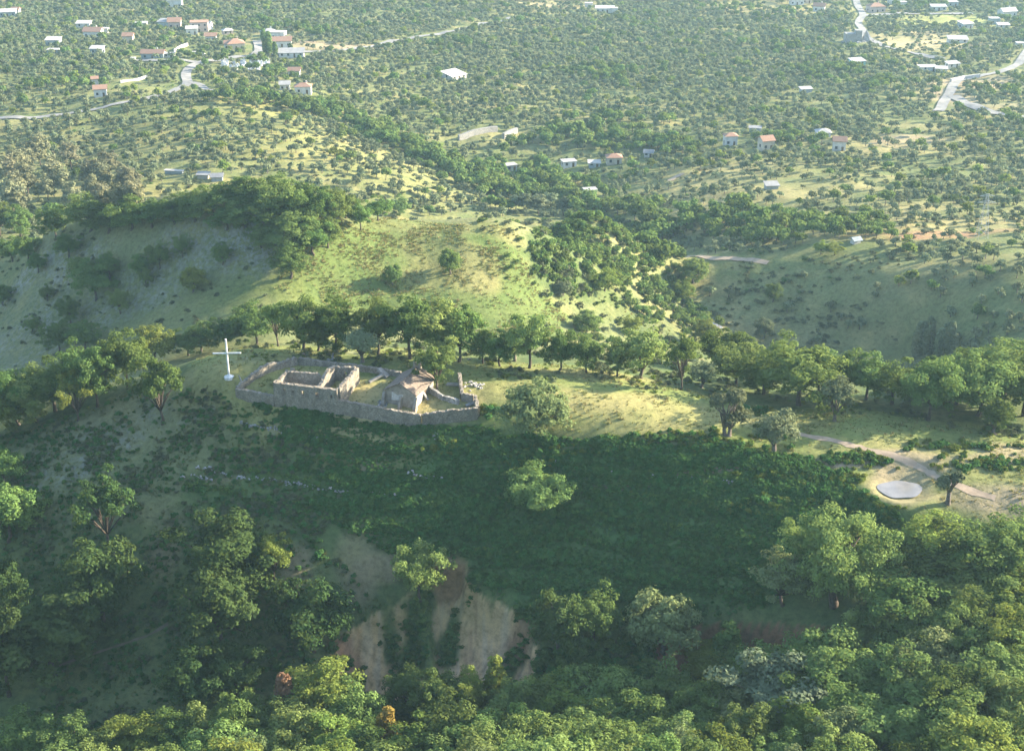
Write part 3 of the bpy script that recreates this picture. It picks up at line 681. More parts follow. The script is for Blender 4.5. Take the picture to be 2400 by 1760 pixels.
# --- hill behind
crest = [(470,478,66,92),(520,470,74,92),(566,478,70,84),(612,478,82,104),(655,486,80,92),(694,498,84,92),(736,502,76,62),(794,506,62,52),(832,486,50,52),(430,486,56,80),(385,492,56,80),(335,500,58,84),(290,505,64,90),(240,512,60,86),(200,508,70,92),
         (585,520,76,80),(625,560,70,84),(650,535,72,92),(690,560,68,90),(722,545,60,62),(640,612,76,82),(540,500,60,80),(500,505,50,70),(880,475,40,46),(760,480,52,56),(575,545,50,56)]
for x, y, h, w_ in crest:
    tree_v(x, y, h, w_, 'oak' if (x // 10) % 2 else 'wood', 'oak of the grove crowning the steep hill behind the knoll', group='oaks crowning the steep hill')
flank = [(990,604,50,46),(864,626,40,38),(425,642,52,54),(490,582,42,52),(352,592,56,46),(402,566,46,42),(322,632,42,32),(310,612,50,46),(242,612,52,46),(212,660,82,84),(182,622,52,52),(265,690,52,46),(155,712,52,62),(105,662,36,32),(8,672,44,44),(72,732,36,36),(130,774,62,72),(188,772,62,72),
         (62,572,56,52),(152,566,46,60),(122,528,66,72),(28,576,50,52),(45,524,62,72),(0,520,70,70),(85,600,40,44)]
fl_lab = {(990,604):'round dark tree alone on the bright grass of the steep hill, larger of two',(864,626):'small round tree alone on the bright grass of the steep hill, smaller of two',(425,642):'bushy tree at the shadow edge of the rocky flank',(8,672):'small round tree at the left edge on the rocky flank'}
for x, y, h, w_ in flank:
    l = fl_lab.get((x, y))
    tree_v(x, y, h, w_, 'round' if l else 'oak', l or 'oak scattered over the rocky shaded flank of the hill behind', group=None if l else 'oaks scattered over the rocky flank', mat='bright' if (x, y) == (425, 642) else None)
rg_ = np.random.default_rng(11)
for i in range(30):
    x = rg_.uniform(20, 300); y = 480 - 130 * rg_.random() * (1 - abs(x - 140) / 330); 
    tree_v(x, y, rg_.uniform(52, 72), rg_.uniform(34, 50), 'poplar', 'pale grey-green poplar in the grove left of the wooded hill', group='poplars of the pale grove', name='poplar_tree')
for x, y, h, w_ in ((1155,468,38,34),(1185,472,40,34),(1210,470,42,32),(1240,474,38,34),(1135,462,30,30)):
    tree_v(x, y, h, w_, 'poplar', 'feathery poplar in the short line at the head of the gully', group='poplars at the head of the gully', name='poplar_tree', mat='olive')
for x, y, h, w_, mt, l in ((1525,622,48,60,None,'round tree on the dark bank right of the stream, upper of two'),(1503,662,44,48,'bright','light tree by the dark bank right of the stream, lower of two'),(1700,664,38,34,None,'small round tree alone on the shaded meadow'),
        (1680,745,44,42,'scrub','round tree low on the shaded meadow'),(1806,560,30,32,'bright','yellow-green young tree below the dark hedge, left of two'),(1836,562,30,36,'bright','yellow-green young tree below the dark hedge, right of two'),
        (1550,765,58,66,'bright','bright leafy tree beside the stream behind the oak row'),(1640,775,34,52,'scrub','round brownish bush-like tree right of the stream'),(1330,640,44,66,'bright','bright leafy tree at the foot of the scrubby hummock'),(1390,735,36,44,'bright','small leafy tree between the grassy mounds'),
        (1290,730,40,60,None,'dark tree in the dip below the green slope'),(1240,650,30,40,'scrub','small dark tree at the lower edge of the green slope')):
    tree_v(x, y, h, w_, 'round' if mt != 'bright' else 'oak', l, mat=mt)
for i in range(14):
    x = 2010 + 110 * rg_.random(); y = 790 - 20 * rg_.random()
    tree_v(x, y, rg_.uniform(46, 70), rg_.uniform(16, 26), 'cypress', 'slim dark tree in the dense clump above the far meadow corner', group='slim trees at the meadow corner', name='cypress_tree', mat='olive')
for x, y, h in ((592,122,46),(584,124,36),(606,126,30),(580,92,26),(659,146,22),(640,118,20)):
    tree_v(x, y, h, 12 if h < 40 else 18, 'cypress', 'dark cypress beside the cemetery', group='cypresses beside the cemetery', name='cypress_tree')
# --- near wood along the bottom and up the right side: tops read off the picture, feet hidden
near = [(62,1572,8,120),(145,1592,9,110),(300,1578,9,150),(205,1632,9,140),(385,1570,9,125),(452,1558,9,115),(520,1532,10,130),(588,1545,9,120),(708,1455,12,140),(770,1500,11,115),(960,1480,10,110),(1130,1500,9,110),(1000,1540,11,190),(1190,1508,9,100),
        (1250,1500,9,125),(1330,1478,10,165),(1405,1540,10,145),(1480,1478,9,140),(1552,1500,9,120),(1640,1560,10,135),(1765,1540,9,150),(1850,1408,10,160),(1935,1430,9,150),(2025,1448,10,160),(2105,1478,10,175),(2205,1418,10,165),(2243,1345,10,155),(2100,1335,9,150),(2000,1268,10,200),
        (1940,1330,9,150),(2152,1178,9,135),(2232,1148,10,150),(2062,1152,9,140),(2190,1240,9,150),(1880,1500,9,150),(1980,1540,9,160),(2150,1560,10,170),(2235,1500,10,150),(1560,1420,6,110),(1650,1440,6,110),(1750,1420,7,120),(1300,1570,9,150),(1180,1590,9,150),(660,1560,10,140),(740,1590,9,130),(480,1610,9,140),(890,1480,7,90)]
NEARMAT = {9:'bright', 26:None, 5:'bright', 12:'bright', 17:'bright', 21:'bright'}
for i, (x, y, hm, w_) in enumerate(near):
    top_v(x, y, hm, w_, 'wood' if i % 3 else 'oak', 'leafy oak in the sunlit wood that fills the bottom and lower right', group='oaks of the near wood', mat=(None, 'mid', 'bright', 'mid', None, 'mid')[i % 6])
top_v(1705,1455,11,190,'wood','pale silvery-leaved tree in the sunlit wood below the red bank', mat='white', var=1)
top_v(622,1482,11,62,'spire','withered reddish-brown pointed tree among the green treetops', name='conifer_tree', mat='dead', var=1)
top_v(848,1558,9,74,'spire','small amber-yellow tree near the bottom edge', name='birch_tree', mat='amber', var=0)
top_v(1090,1442,10,64,'spire','bright yellow-green pointed treetop in front of the earth scar, right of two', name='ash_tree', mat='bright', var=0)
top_v(1035,1462,10,84,'wood','bright yellow-green treetop in front of the earth scar, left of two', name='ash_tree', mat='bright', var=0)
TA = [(a, b) for a, b, c in TREES]
rg_ = np.random.default_rng(5); nfill = 0
for _ in range(6000):
    x = rg_.uniform(-75, 92); y = rg_.uniform(118, 176)
    lim = 155 + 2 * math.sin(x * .15) if x < 32 else 156 + (x - 32) * .42
    if x > 55: lim = min(lim, 172)
    if x < -30: lim -= 4
    if y > lim: continue
    if min((a - x) ** 2 + (b - y) ** 2 for a, b in TA) < 5.0 ** 2: continue
    if abs(x) > y * .40 + 6: continue
    hm = rg_.uniform(6.5, 9.5)
    # keep its top inside what the picture can show
    zt = g1(x, y) + hm; dd = np.array([x, y, zt - ZC]); yy = (dd[1] * math.cos(PITCH) - dd[2] * math.sin(PITCH)); vv = (dd[1] * math.sin(PITCH) + dd[2] * math.cos(PITCH)) / yy
    if vv * F < -960: continue
    TA.append((x, y)); nfill += 1
    plant('wood' if nfill % 2 else 'oak', (x, y), hm, rg_.uniform(7, 9.5), 'leafy oak in the sunlit wood that fills the bottom and lower right', group='oaks of the near wood', mat=(None, 'mid', 'bright', 'mid', 'palegreen', 'mid', None)[nfill % 7])
print('TREES', len(TREES), 'fill', nfill)
# ------------------------------------------------------------------ the ruins on the knoll
def h2(px, py): return Vector(hit(px, py)[0])
def wall(mb, p, q, th, top, bot=None, openings=(), step=.35, jag=.10, seed=1, side=0):
    """upright rubble wall from p to q; top = list of (fraction, z); openings = (s0, s1, z0, z1) in metres along and absolute heights"""
    p = Vector((p[0], p[1])); q = Vector((q[0], q[1])); L = (q - p).length; u = (q - p) / L; n = Vector((-u.y, u.x))
    rg = random.Random(seed)
    cuts = {0.0, L}
    k = max(2, int(L / step))
    for i in range(1, k): cuts.add(L * i / k + rg.uniform(-.06, .06))
    for o in openings:
        cuts = {c for c in cuts if not (o[0] - .12 < c < o[1] + .12)} | {o[0], o[1]}
    cuts = sorted(cuts)
    fr = [t[0] for t in top]; fz = [t[1] for t in top]
    zt = [float(np.interp(c / L, fr, fz)) + rg.uniform(-jag, jag) for c in cuts]
    zb = [(g1(*(p + u * c)) - .6) if bot is None else bot for c in cuts]
    def P(c, off, z): a = p + u * c + n * off; return (a.x, a.y, z)
    o0, o1 = side - th / 2, side + th / 2
    def wob(c, z): return .05 * math.sin(c * 3.1 + seed) + .04 * math.sin(z * 4.3 + c * 5 + seed)
    for i in range(len(cuts) - 1):
        a, b = cuts[i], cuts[i + 1]
        op = [o for o in openings if o[0] <= a + 1e-6 and b <= o[1] + 1e-6]
        spans = [((zb[i], zb[i + 1]), (zt[i], zt[i + 1]))]
        if op:
            o = op[0]; spans = [((zb[i], zb[i + 1]), (o[2], o[2])), ((o[3], o[3]), (zt[i], zt[i + 1]))]
            for z, fl in ((o[2], 0), (o[3], 1)):
                f = [(0, 1, 2, 3)] if not fl else [(3, 2, 1, 0)]
                mb.add([P(a, o0, z), P(b, o0, z), P(b, o1, z), P(a, o1, z)], f)
            if abs(a - o[0]) < 1e-6: mb.add([P(a, o0, o[2]), P(a, o0, o[3]), P(a, o1, o[3]), P(a, o1, o[2])], [(0, 1, 2, 3)])
            if abs(b - o[1]) < 1e-6: mb.add([P(b, o0, o[2]), P(b, o0, o[3]), P(b, o1, o[3]), P(b, o1, o[2])], [(3, 2, 1, 0)])
        for (b0, b1), (t0, t1) in spans:
            nz = 4
            for j in range(nz):
                f0, f1 = j / nz, (j + 1) / nz
                za0, za1 = b0 + (t0 - b0) * f0, b0 + (t0 - b0) * f1; zb0, zb1 = b1 + (t1 - b1) * f0, b1 + (t1 - b1) * f1
                mb.add([P(a, o0 + wob(a, za0), za0), P(b, o0 + wob(b, zb0), zb0), P(b, o0 + wob(b, zb1), zb1), P(a, o0 + wob(a, za1), za1)], [(0, 1, 2, 3)])
                mb.add([P(a, o1 + wob(a, za0), za0), P(b, o1 + wob(b, zb0), zb0), P(b, o1 + wob(b, zb1), zb1), P(a, o1 + wob(a, za1), za1)], [(3, 2, 1, 0)])
        t0, t1 = zt[i], zt[i + 1]
        mb.add([P(a, o0 + wob(a, t0), t0), P(b, o0 + wob(b, t1), t1), P(b, o1 + wob(b, t1), t1), P(a, o1 + wob(a, t0), t0)], [(0, 1, 2, 3)])
        if rg.random() < .8:          # loose stones along the top
            c = a + (b - a) * rg.random(); z = (t0 + t1) / 2
            mb.rock(P(c, side + rg.uniform(-th * .3, th * .3), z + .02), rg.uniform(.09, .2), rg.random(), (1.2, 1, .7))
    for c, zz, fl in ((0, 0, 0), (L, -1, 1)):
        z0, z1 = zb[zz], zt[zz]
        mb.add([P(c, o0, z0), P(c, o1, z0), P(c, o1, z1), P(c, o0, z1)], [(3, 2, 1, 0) if not fl else (0, 1, 2, 3)])
    return mb
# yard wall
A, B, C_, D, E = h2(555,926), h2(645,949), h2(793,967), h2(987,998), h2(1120,981)
Fq, Fj, Ff, Gq, Bk = h2(1114,944), h2(1083,938), h2(1077,893), h2(696,855), h2(940,884)
Bk2 = h2(1000,888)
t = empty('yard_wall', (D.x, D.y, D.z)); tag(t, 'long broken rubble wall enclosing the chapel yard and ruined house', 'stone wall')
def part(mb, name, mat, par):
    o = mb.build(name, mat); o.parent = par
    o.matrix_parent_inverse = Matrix.Translation(par.location).inverted() if par.rotation_euler.z == 0 else (Matrix.Translation(par.location) @ Matrix.Rotation(par.rotation_euler.z, 4, 'Z')).inverted()
    return o
zA, zB, zC, zD, zE = A.z + 1.35, B.z + 2.0, C_.z + 2.5, D.z + 2.1, E.z + 2.1
m = MB(); wall(m, A, B, .6, [(0, zA), (1, zB - .2)], seed=3); part(m, 'left_front_wall', M['stone'], t)
m = MB(); wall(m, C_ + Vector((.08, -.02, 0)), D, .6, [(0, zC), (.5, (zC + zD) / 2), (1, zD)], seed=4, jag=.07); part(m, 'front_wall', M['stone'], t)
m = MB(); wall(m, D + Vector((.15, .25, 0)), E, .6, [(0, zD), (.5, (zE + zD) / 2 + .1), (1, zE)], seed=5); part(m, 'angled_front_wall', M['stone'], t)
m = MB(); wall(m, E + Vector((0, .35, 0)), Fq, .55, [(0, zE), (1, Fq.z + 1.5)], seed=6); wall(m, Fq + Vector((-.3, 0, 0)), Fj, .55, [(0, Fq.z + 1.6), (1, Fj.z + 1.4)], seed=7); wall(m, Fj + Vector((0, .32, 0)), Ff, .55, [(0, Fj.z + 1.3), (.4, Ff.z + 1.3), (1, Ff.z + 1.6)], seed=8); part(m, 'right_wall', M['stone'], t)
m = MB(); wall(m, A + Vector((.05, .35, 0)), Gq, .75, [(f, max(g1(*(A + (Gq - A) * f + Vector((dx_, 0, 0)))[:2]) for dx_ in (-.5, 0, .5)) + hh) for f, hh in ((0, 1.35), (.15, 1.2), (.3, 1.3), (.42, 1.6), (.58, 1.7), (.66, 1.1), (.8, 1.2), (1, 1.5))], seed=9, jag=.2); part(m, 'left_side_wall', M['stone'], t)
m = MB(); wall(m, Gq + Vector((.4, 0, 0)), Bk, .6, [(0, Gq.z + 1.5), (.3, Gq.z + 1.2), (.5, Gq.z + 1.3), (1, Bk.z + 1.1)], seed=10); wall(m, Bk, Bk2, .55, [(0, Bk.z + 1.0), (1, Bk2.z + .4)], seed=11, jag=.2); part(m, 'back_wall', M['stone'], t)
# roofless house
FL, FR = B + Vector((.05, -.08, 0)), C_ + Vector((.05, -.05, 0))
PR = h2(850,899); u = (FR - FL); u.z = 0; Lf = u.length; u /= Lf
dv = PR - FR; dv.z = 0; v = Vector((-u.y, u.x, 0)); Dp = max(7.0, dv.dot(v)); sh = dv.dot(u)
v = (v * Dp + u * sh * .55).normalized(); Dp = dv.length
print('HOUSE front', Lf, 'depth', Dp, 'yard', (D - C_).length, (E - D).length)
zf = FL.z + 4.4; zfr = FR.z + 4.4; zin = PR.z + .35
t = empty('ruined_house', (FL.x, FL.y, FL.z)); tag(t, 'roofless two-room rubble house built into the front of the yard wall', 'ruined house')
m = MB(); fz = FL.z
wall(m, FL, FR, .65, [(0, zf), (.5, (zf + zfr) / 2), (1, zfr)], seed=21, jag=.06,
     openings=((Lf * .15, Lf * .15 + .35, zf - 1.3, zf - 1.0), (Lf * .29, Lf * .29 + .35, zf - 1.45, zf - 1.15), (Lf * .44, Lf * .44 + .5, zf - 1.9, zf - 1.0), (Lf * .66, Lf * .66 + .65, zf - 2.0, zf - 1.1), (Lf * .90, Lf * .90 + .35, zf - 1.9, zf - 1.2))); part(m, 'front_wall', M['stone'], t)
q0 = FR + v * .33; q1 = FR + v * Dp
m = MB(); wall(m, q0, q1, .65, [(0, zfr), (.5, (zfr + zin + 2.6) / 2), (1, zin + 2.6)], seed=22, jag=.08); part(m, 'right_side_wall', M['stone'], t)
Mf = FL + u * (Lf * .64); m0 = Mf + v * .33; m1 = Mf + v * (Dp * .98)
m = MB(); wall(m, m0, m1, .6, [(0, zf - .9), (.12, zf - 1.0), (.3, zf - .5), (.6, zin + 2.9), (1, zin + 2.7)], seed=23, jag=.15); part(m, 'dividing_wall', M['stone'], t)
m = MB(); wall(m, m1 + u * .3, q1 - u * .33, .6, [(0, zin + 2.7), (.25, zin + 2.1), (.35, zin + 2.5), (1, zin + 2.6)], seed=24, openings=((1.5, 2.0, zin + .9, zin + 1.7),)); part(m, 'back_wall', M['stone'], t)
l0 = FL + v * .33; l1 = FL + v * (Dp * .62)
m = MB(); wall(m, l0, l1, .6, [(0, zf), (.3, zf - .4), (1, zin + 2.2)], seed=25, jag=.12); wall(m, l1, FL + v * Dp * .95, .6, [(0, zin + 1.9), (.5, zin + 1.2), (.8, zin + 1.9), (1, zin + .7)], seed=26, jag=.25); part(m, 'left_side_wall', M['stone'], t)
m = MB(); wall(m, l1 - v * .3 + u * .3, Mf + v * Dp * .60 - u * .3, .6, [(0, zin + 2.1), (.8, zin + 2.3), (.9, zin + 1.3), (1, zin + 1.7)], seed=27, jag=.1); part(m, 'inner_back_wall', M['stone'], t)
# chapel
CL, CR = h2(904,943), h2(980,950)
u = CR - CL; u.z = 0; W = u.length; u /= W; v = Vector((-u.y, u.x, 0)); ang = math.atan2(u.y, u.x); Dc = 7.2; ch = 2.5; rh = 1.7
zc = min(CL.z, CR.z)
print('CHAPEL W', W, 'ang', math.degrees(ang))
t = empty('chapel', (CL.x, CL.y, zc), ang - R(10)); tag(t, 'small derelict stone chapel with sagging tiled roof and bell-cote in the walled yard', 'chapel')
m = MB()      # local: x along the front, y to the back
m.add([(0,0,-.8),(W,0,-.8),(W,Dc,-.8),(0,Dc,-.8),(0,0,ch),(W,0,ch),(W,Dc,ch),(0,Dc,ch),(W*.5,0,ch+rh),(W*.5,Dc,ch+rh)],
      [(0,1,5,8,4),(1,2,6,5),(2,3,7,9,6),(3,0,4,7)])
wobj = m.build('wall', M['render'], t)
def roof_plane(mb, x0, z0, x1, z1, y0, y1, th=.14, seed=1, n=14, k=6):
    rg = random.Random(seed); g = []
    for j in range(n + 1):
        for i in range(k + 1):
            f = i / k; y = y0 + (y1 - y0) * j / n; sag = -.14 * math.sin(math.pi * j / n) * (.4 + .6 * f)
            g.append((x0 + (x1 - x0) * f, y + rg.uniform(-.05, .05), z0 + (z1 - z0) * f + sag + rg.uniform(-.02, .02) + .06))
    nb = len(g); vs = g + [(a, b, c - th) for a, b, c in g]; fs = []
    def I(i, j): return j * (k + 1) + i
    for j in range(n):
        for i in range(k): fs += [(I(i,j), I(i+1,j), I(i+1,j+1), I(i,j+1)), (nb+I(i,j+1), nb+I(i+1,j+1), nb+I(i+1,j), nb+I(i,j))]
    for j in range(n):
        for i in (0, k): fs.append((I(i,j), I(i,j+1), nb+I(i,j+1), nb+I(i,j)))
    for i in range(k):
        for j in (0, n): fs.append((I(i,j), I(i+1,j), nb+I(i+1,j), nb+I(i,j)))
    mb.add(vs, fs)
m = MB(); roof_plane(m, -.35, ch - .12, W*.5, ch + rh, -.3, Dc + .25, seed=1); roof_plane(m, W + .35, ch - .12, W*.5 + .001, ch + rh, -.3, Dc + .25, seed=2)
rf = m.build('roof', M['oldtile'], t)
m = MB(); rg = random.Random(8)
for i in range(24):      # broken and slipped tiles
    x = rg.uniform(.2, W - .2); y = rg.uniform(0, Dc); z = ch + rh - abs(x - W/2) / (W/2) * (rh + .1) + .02
    a = rg.uniform(0, 3.1); dx, dy = math.cos(a) * .22, math.sin(a) * .22
    m.add([(x-dx,y-dy,z),(x+dy*.5,y-dx*.5,z+.06),(x+dx,y+dy,z+.02),(x-dy*.5,y+dx*.5,z+.05),(x,y,z-.08)], [(0,1,2,3),(0,1,4),(1,2,4),(2,3,4),(3,0,4)])
for y in np.arange(-.2, Dc + .2, .42): m.tube([(W*.5, y, ch + rh + .05 - .13 * math.sin(math.pi * y / Dc)), (W*.5, y + .46, ch + rh + .06 - .13 * math.sin(math.pi * y / Dc))], [.13, .11], 6)
m.build('loose_tile', M['oldtile'], rf)
m = MB(); yb = Dc - .35
m.box(W*.5-.78, W*.5+.78, yb-.22, yb+.32, ch+rh-.9, ch+rh+.12); bc = m.build('belfry', M['stone'], t)
def pier(x0, x1, hh, k):
    z = ch + rh + .12
    m = MB(); m.add([(x0,yb-.18,z),(x1,yb-.18,z),(x1,yb+.28,z),(x0,yb+.28,z),(x0+.06,yb-.14,z+hh),(x1-.06,yb-.14,z+hh*k),(x1-.06,yb+.24,z+hh*k),(x0+.06,yb+.24,z+hh)],[(0,1,5,4),(1,2,6,5),(2,3,7,6),(3,0,4,7),(4,5,6,7)]); m.build('belfry_pier', M['stone'], bc)
pier(W*.5-.72, W*.5-.26, 1.15, .9); pier(W*.5+.26, W*.5+.72, .95, .85)
for x, w_, h_ in ((-.45, .55, 1.9), (W*.47, .5, 1.6), (W - .25, .6, 1.7)):
    m = MB(); m.add([(x,-1.0,-.7),(x+w_,-1.0,-.7),(x+w_,.0,-.7),(x,.0,-.7),(x+.05,-.3,h_),(x+w_-.05,-.3,h_),(x+w_-.05,.0,h_+.25),(x+.05,.0,h_+.25),(x,-1.0,.15),(x+w_,-1.0,.15)],[(0,1,9,8),(8,9,5,4),(4,5,6,7),(1,2,6,5,9),(0,8,4,7,3)])
    m.build('buttress', M['render'], t)
m = MB(); m.add([(W*.2,-.035,.7),(W*.52,-.035,.9),(W*.6,-.035,2.05),(W*.40,-.035,1.75),(W*.22,-.035,2.3),(W*.2,.01,.7),(W*.52,.01,.9),(W*.6,.01,2.05),(W*.40,.01,1.75),(W*.22,.01,2.3)],[(0,1,2,3,4),(5,6,1,0),(6,7,2,1),(7,8,3,2),(8,9,4,3),(9,5,0,4)]); m.build('plaster_patch', M['plaster'], t)
m = MB(); m.add([(W+.03,.6,.2),(W+.03,2.0,.1),(W+.03,2.6,1.9),(W+.03,.4,2.2),(W-.01,.6,.2),(W-.01,2.0,.1),(W-.01,2.6,1.9),(W-.01,.4,2.2)],[(0,1,2,3),(4,5,1,0),(5,6,2,1),(6,7,3,2),(7,4,0,3)]); m.build('plaster_patch', M['plaster'], t)
m = MB(); m.box(W-.02, W+.05, 3.4, 4.2, -.1, 1.7); m.build('door', M['wood'], t)
# fallen wall, slabs, stones in the yard
def thing_mesh(mb, name, mat, label, cat, group=None):
    return tag(mb.build(name, mat), label, cat, group)
fa, fb, fc_ = h2(1000,915), h2(1040,938), h2(1075,948)
m = MB(); wall(m, fa, fb, .5, [(0, fa.z + 1.3), (1, fb.z + .8)], seed=31, jag=.05); wall(m, fb + Vector((.2, .1, 0)), fc_, .5, [(0, fb.z + .8), (1, fc_.z + .9)], seed=32, jag=.08)
thing_mesh(m, 'low_wall', M['paving'], 'low pale bent wall running from the chapel corner across the yard', 'low wall')
def slab(px, py, L, w_, th, tilt, rz, lab, name='stone_slab', mat='concrete', cat='slab'):
    p = h2(px, py); mm = Matrix.Translation(p) @ Matrix.Rotation(rz, 4, 'Z') @ Matrix.Rotation(tilt, 4, 'Y')
    m = MB(); vs = [mm @ Vector(q) for q in ((-.2,-w_/2,0),(L,-w_/2*.8,0),(L,w_/2*.9,0),(-.2,w_/2,0),(-.2,-w_/2,th),(L*.96,-w_/2*.7,th),(L,w_/2*.8,th*.9),(-.2,w_/2,th))]
    m.add(vs, [(0,3,2,1),(4,5,6,7),(0,1,5,4),(1,2,6,5),(2,3,7,6),(3,0,4,7)]); return thing_mesh(m, name, M[mat], lab, cat)
slab(1001, 936, 2.1, .5, .25, R(-50), R(150), 'stone slab propped against the right side of the chapel')
slab(1095, 952, 2.2, .8, .3, R(-12), R(25), 'pale slab lying in the right corner of the walled yard')
slab(1050, 902, 2.6, .9, .3, R(-8), R(-20), 'flat slab lying behind the chapel tree in the yard')
slab(868, 896, 2.8, .6, .35, R(-14), R(35), 'long slab lying in the yard between the house and the chapel')
slab(905, 884, 2.0, 1.2, .5, R(-35), R(150), 'broken stone leaning behind the chapel corner, in the yard')
def heap(px, py, r, n, seed, lab, name='rubble_heap', mat='paving', cat='rubble', hz=.5):
    p = h2(px, py); rg = random.Random(seed); m = MB()
    for i in range(n):
        a = rg.uniform(0, 6.28); q = rg.random() ** .6 * r; x, y = p.x + math.cos(a) * q, p.y + math.sin(a) * q
        m.rock((x, y, g1(x, y) + hz * (1 - q / r) * rg.random()), rg.uniform(.14, .34), rg.random())
    return thing_mesh(m, name, M[mat], lab, cat)
heap(895, 944, 1.0, 22, 3, 'heap of pale stones at the front left foot of the chapel')
heap(1110, 905, 1.8, 40, 4, 'spread of pale rubble outside the right end of the yard wall', hz=.3)
heap(712, 832, .5, 8, 5, 'small dark stone standing behind the yard wall, left of the cairn', 'boulder', 'stone', 'boulder', .5)
heap(668, 1003, .9, 16, 6, 'cluster of pale rocks on the slope below the ruined house', 'rock_cluster', 'paving', 'rocks')
heap(700, 990, .5, 9, 7, 'small pale rock standing on the slope below the ruined house', 'rock_cluster', 'paving', 'rocks')
heap(1023, 1018, .8, 14, 8, 'pale rocks below the front corner of the yard wall', 'rock_cluster', 'paving', 'rocks')
heap(1100, 843, .3, 3, 9, 'single pale stone on the grass behind the yard', 'boulder', 'paving', 'boulder')
p = h2(781, 845); m = MB()
for k in range(9): m.rock((p.x + .05 * math.sin(k), p.y, p.z + .1 + k * .16), .34 - k * .02, k, (1.2, 1, .6))
for k in range(8): m.rock((p.x - 1.0 + k * .22, p.y + .2 * math.sin(k * 2), p.z + .15), .3, k + 20, (1, 1, .7))
thing_mesh(m, 'cairn', M['paving'], 'stacked pale stone cairn standing behind the back yard wall', 'cairn')
# the white cross and its foot
cp = h2(537, 884)
t = empty('cross', (cp.x, cp.y, cp.z)); tag(t, 'tall white wayside cross standing on a white stone foot', 'cross')
Hc = 7.3
m = MB(); m.tube([(0, 0, -.3), (0, 0, Hc)], [.17, .155], 10); m.build('post', M['whitepaint'], t)
m = MB(); m.tube([(-2.45, 0, Hc - 2.75), (2.45, 0, Hc - 2.65)], [.15, .15], 10); m.build('crossbar', M['whitepaint'], t)
m = MB(); rg = random.Random(2)
m.tube([(0,0,-.3),(0,0,.25),(0,0,.5)], [.85,.62,.22], 9)
for k in range(14): a = k * .449; m.rock((math.cos(a) * .75, math.sin(a) * .7, .08), rg.uniform(.16, .27), k)
m.build('foot', M['whitepaint'], t)
cp = h2(571, 903); m = MB(); m.tube([(0, 0, -.3), (-.42, .05, 1.0), (-.72, .08, 1.9)], [.15, .14, .13], 8)
o = m.build('leaning_post', M['concrete']); o.location = cp; tag(o, 'leaning pale post beside the left corner of the yard wall', 'post')
# dry-stone terrace lines on the slope
def terrace(pts, lab, h=.55, seed=1, px=False):
    pts = [h2(*(p if px else (p[0]*K, p[1]*K))) for p in pts]; m = MB(); rg = random.Random(seed)
    for a, b in zip(pts[:-1], pts[1:]):
        L = (b - a).length; n = int(L / .32)
        for i in range(n):
            if rg.random() < .18: continue
            q = a.lerp(b, i / n); x, y = q.x + rg.uniform(-.25, .25), q.y + rg.uniform(-.25, .25)
            for k in range(rg.choice((1, 1, 2))): m.rock((x + rg.uniform(-.2,.2), y + rg.uniform(-.2,.2), g1(x, y) + .1 + k * .2), rg.uniform(.13, .3), rg.random(), (1.2, 1, .75))
    return thing_mesh(m, 'terrace_wall', M['paving'], lab, 'dry-stone wall')
terrace([(522,930),(560,938),(620,952),(690,965),(735,972)], 'tumbled grey dry-stone line just below the ruined house', seed=1)
terrace([(432,1026),(470,1036),(540,1052),(600,1058),(650,1066),(748,1082)], 'long thin dry-stone line across the middle of the left slope', seed=2)
terrace([(745,1082),(772,1086)], 'short broken dry-stone stub at the right end of the long line', seed=3)
terrace([(820,1083),(880,1090)], 'short pale dry-stone stub in the dark bracken', seed=4)
terrace([(1345,1042),(1400,1050),(1470,1054),(1540,1056),(1622,1062)], 'long pale terrace edge in the bracken below the olives', seed=5)
terrace([(1120,1005),(1190,1012),(1230,1016)], 'short dry-stone line in the bracken below the evergreen oak', seed=6)
terrace([(900,1040),(980,1056)], 'faint dry-stone line in the bracken below the yard corner', seed=7)
terrace([(400,1048),(438,1050),(470,1056)], 'grey rocky ledge on the left slope under the leaning tree', seed=8)
# ------------------------------------------------------------------ roads, tracks and water
CLEAR = []      # (x, y, radius) kept free of scattered trees
ROADS = []
def ribbon(name, pts, w_, mat, lift=.06, px=True, jit=0.0, kind='structure'):
    q = [Vector(hit(*(p if px else (p[0]*K, p[1]*K)))[0]) for p in pts]
    P = []
    for i in range(len(q) - 1):
        a, b, c, d = q[max(i-1, 0)], q[i], q[i+1], q[min(i+2, len(q)-1)]
        n = max(3, int((c - b).length / (2.5 if (b.y > 300) else .8)))
        for k in range(n):
            s = k / n; P.append(.5 * ((2*b) + (c - a) * s + (2*a - 5*b + 4*c - d) * s*s + (3*b - a - 3*c + d) * s**3))
    P.append(q[-1]); vs = []; fs = []; rg = random.Random(len(P)); nw = 4
    for i, p in enumerate(P):
        d = (P[min(i+1, len(P)-1)] - P[max(i-1, 0)]); d.z = 0; d.normalize(); n = Vector((-d.y, d.x, 0)); ww = w_ * (1 + rg.uniform(-jit, jit))
        for j in range(nw + 1):
            x, y = (p + n * (j / nw - .5) * ww)[:2]; vs.append((x, y, g1(x, y) + lift))
    for i in range(len(P) - 1):
        for j in range(nw): a = i * (nw + 1) + j; fs.append((a, a + 1, a + nw + 2, a + nw + 1))
    mb = MB(); mb.add(vs, fs); o = mb.build(name, mat, smooth=True); tag(o, kind=kind)
    ROADS.append(([(p.x, p.y) for p in P[::2]] + [(P[-1].x, P[-1].y)], w_))
    return o
ribbon('road', [(-30,281),(60,279),(130,272),(200,262),(255,250),(305,240),(355,231),(400,218),(430,206),(440,194),(436,178),(443,163),(466,151),(500,144),(540,138),(575,134),(598,131)], 5, M['road'], .5)
ribbon('road', [(598,131),(606,122),(606,112),(602,98)], 5, M['road'], .5)
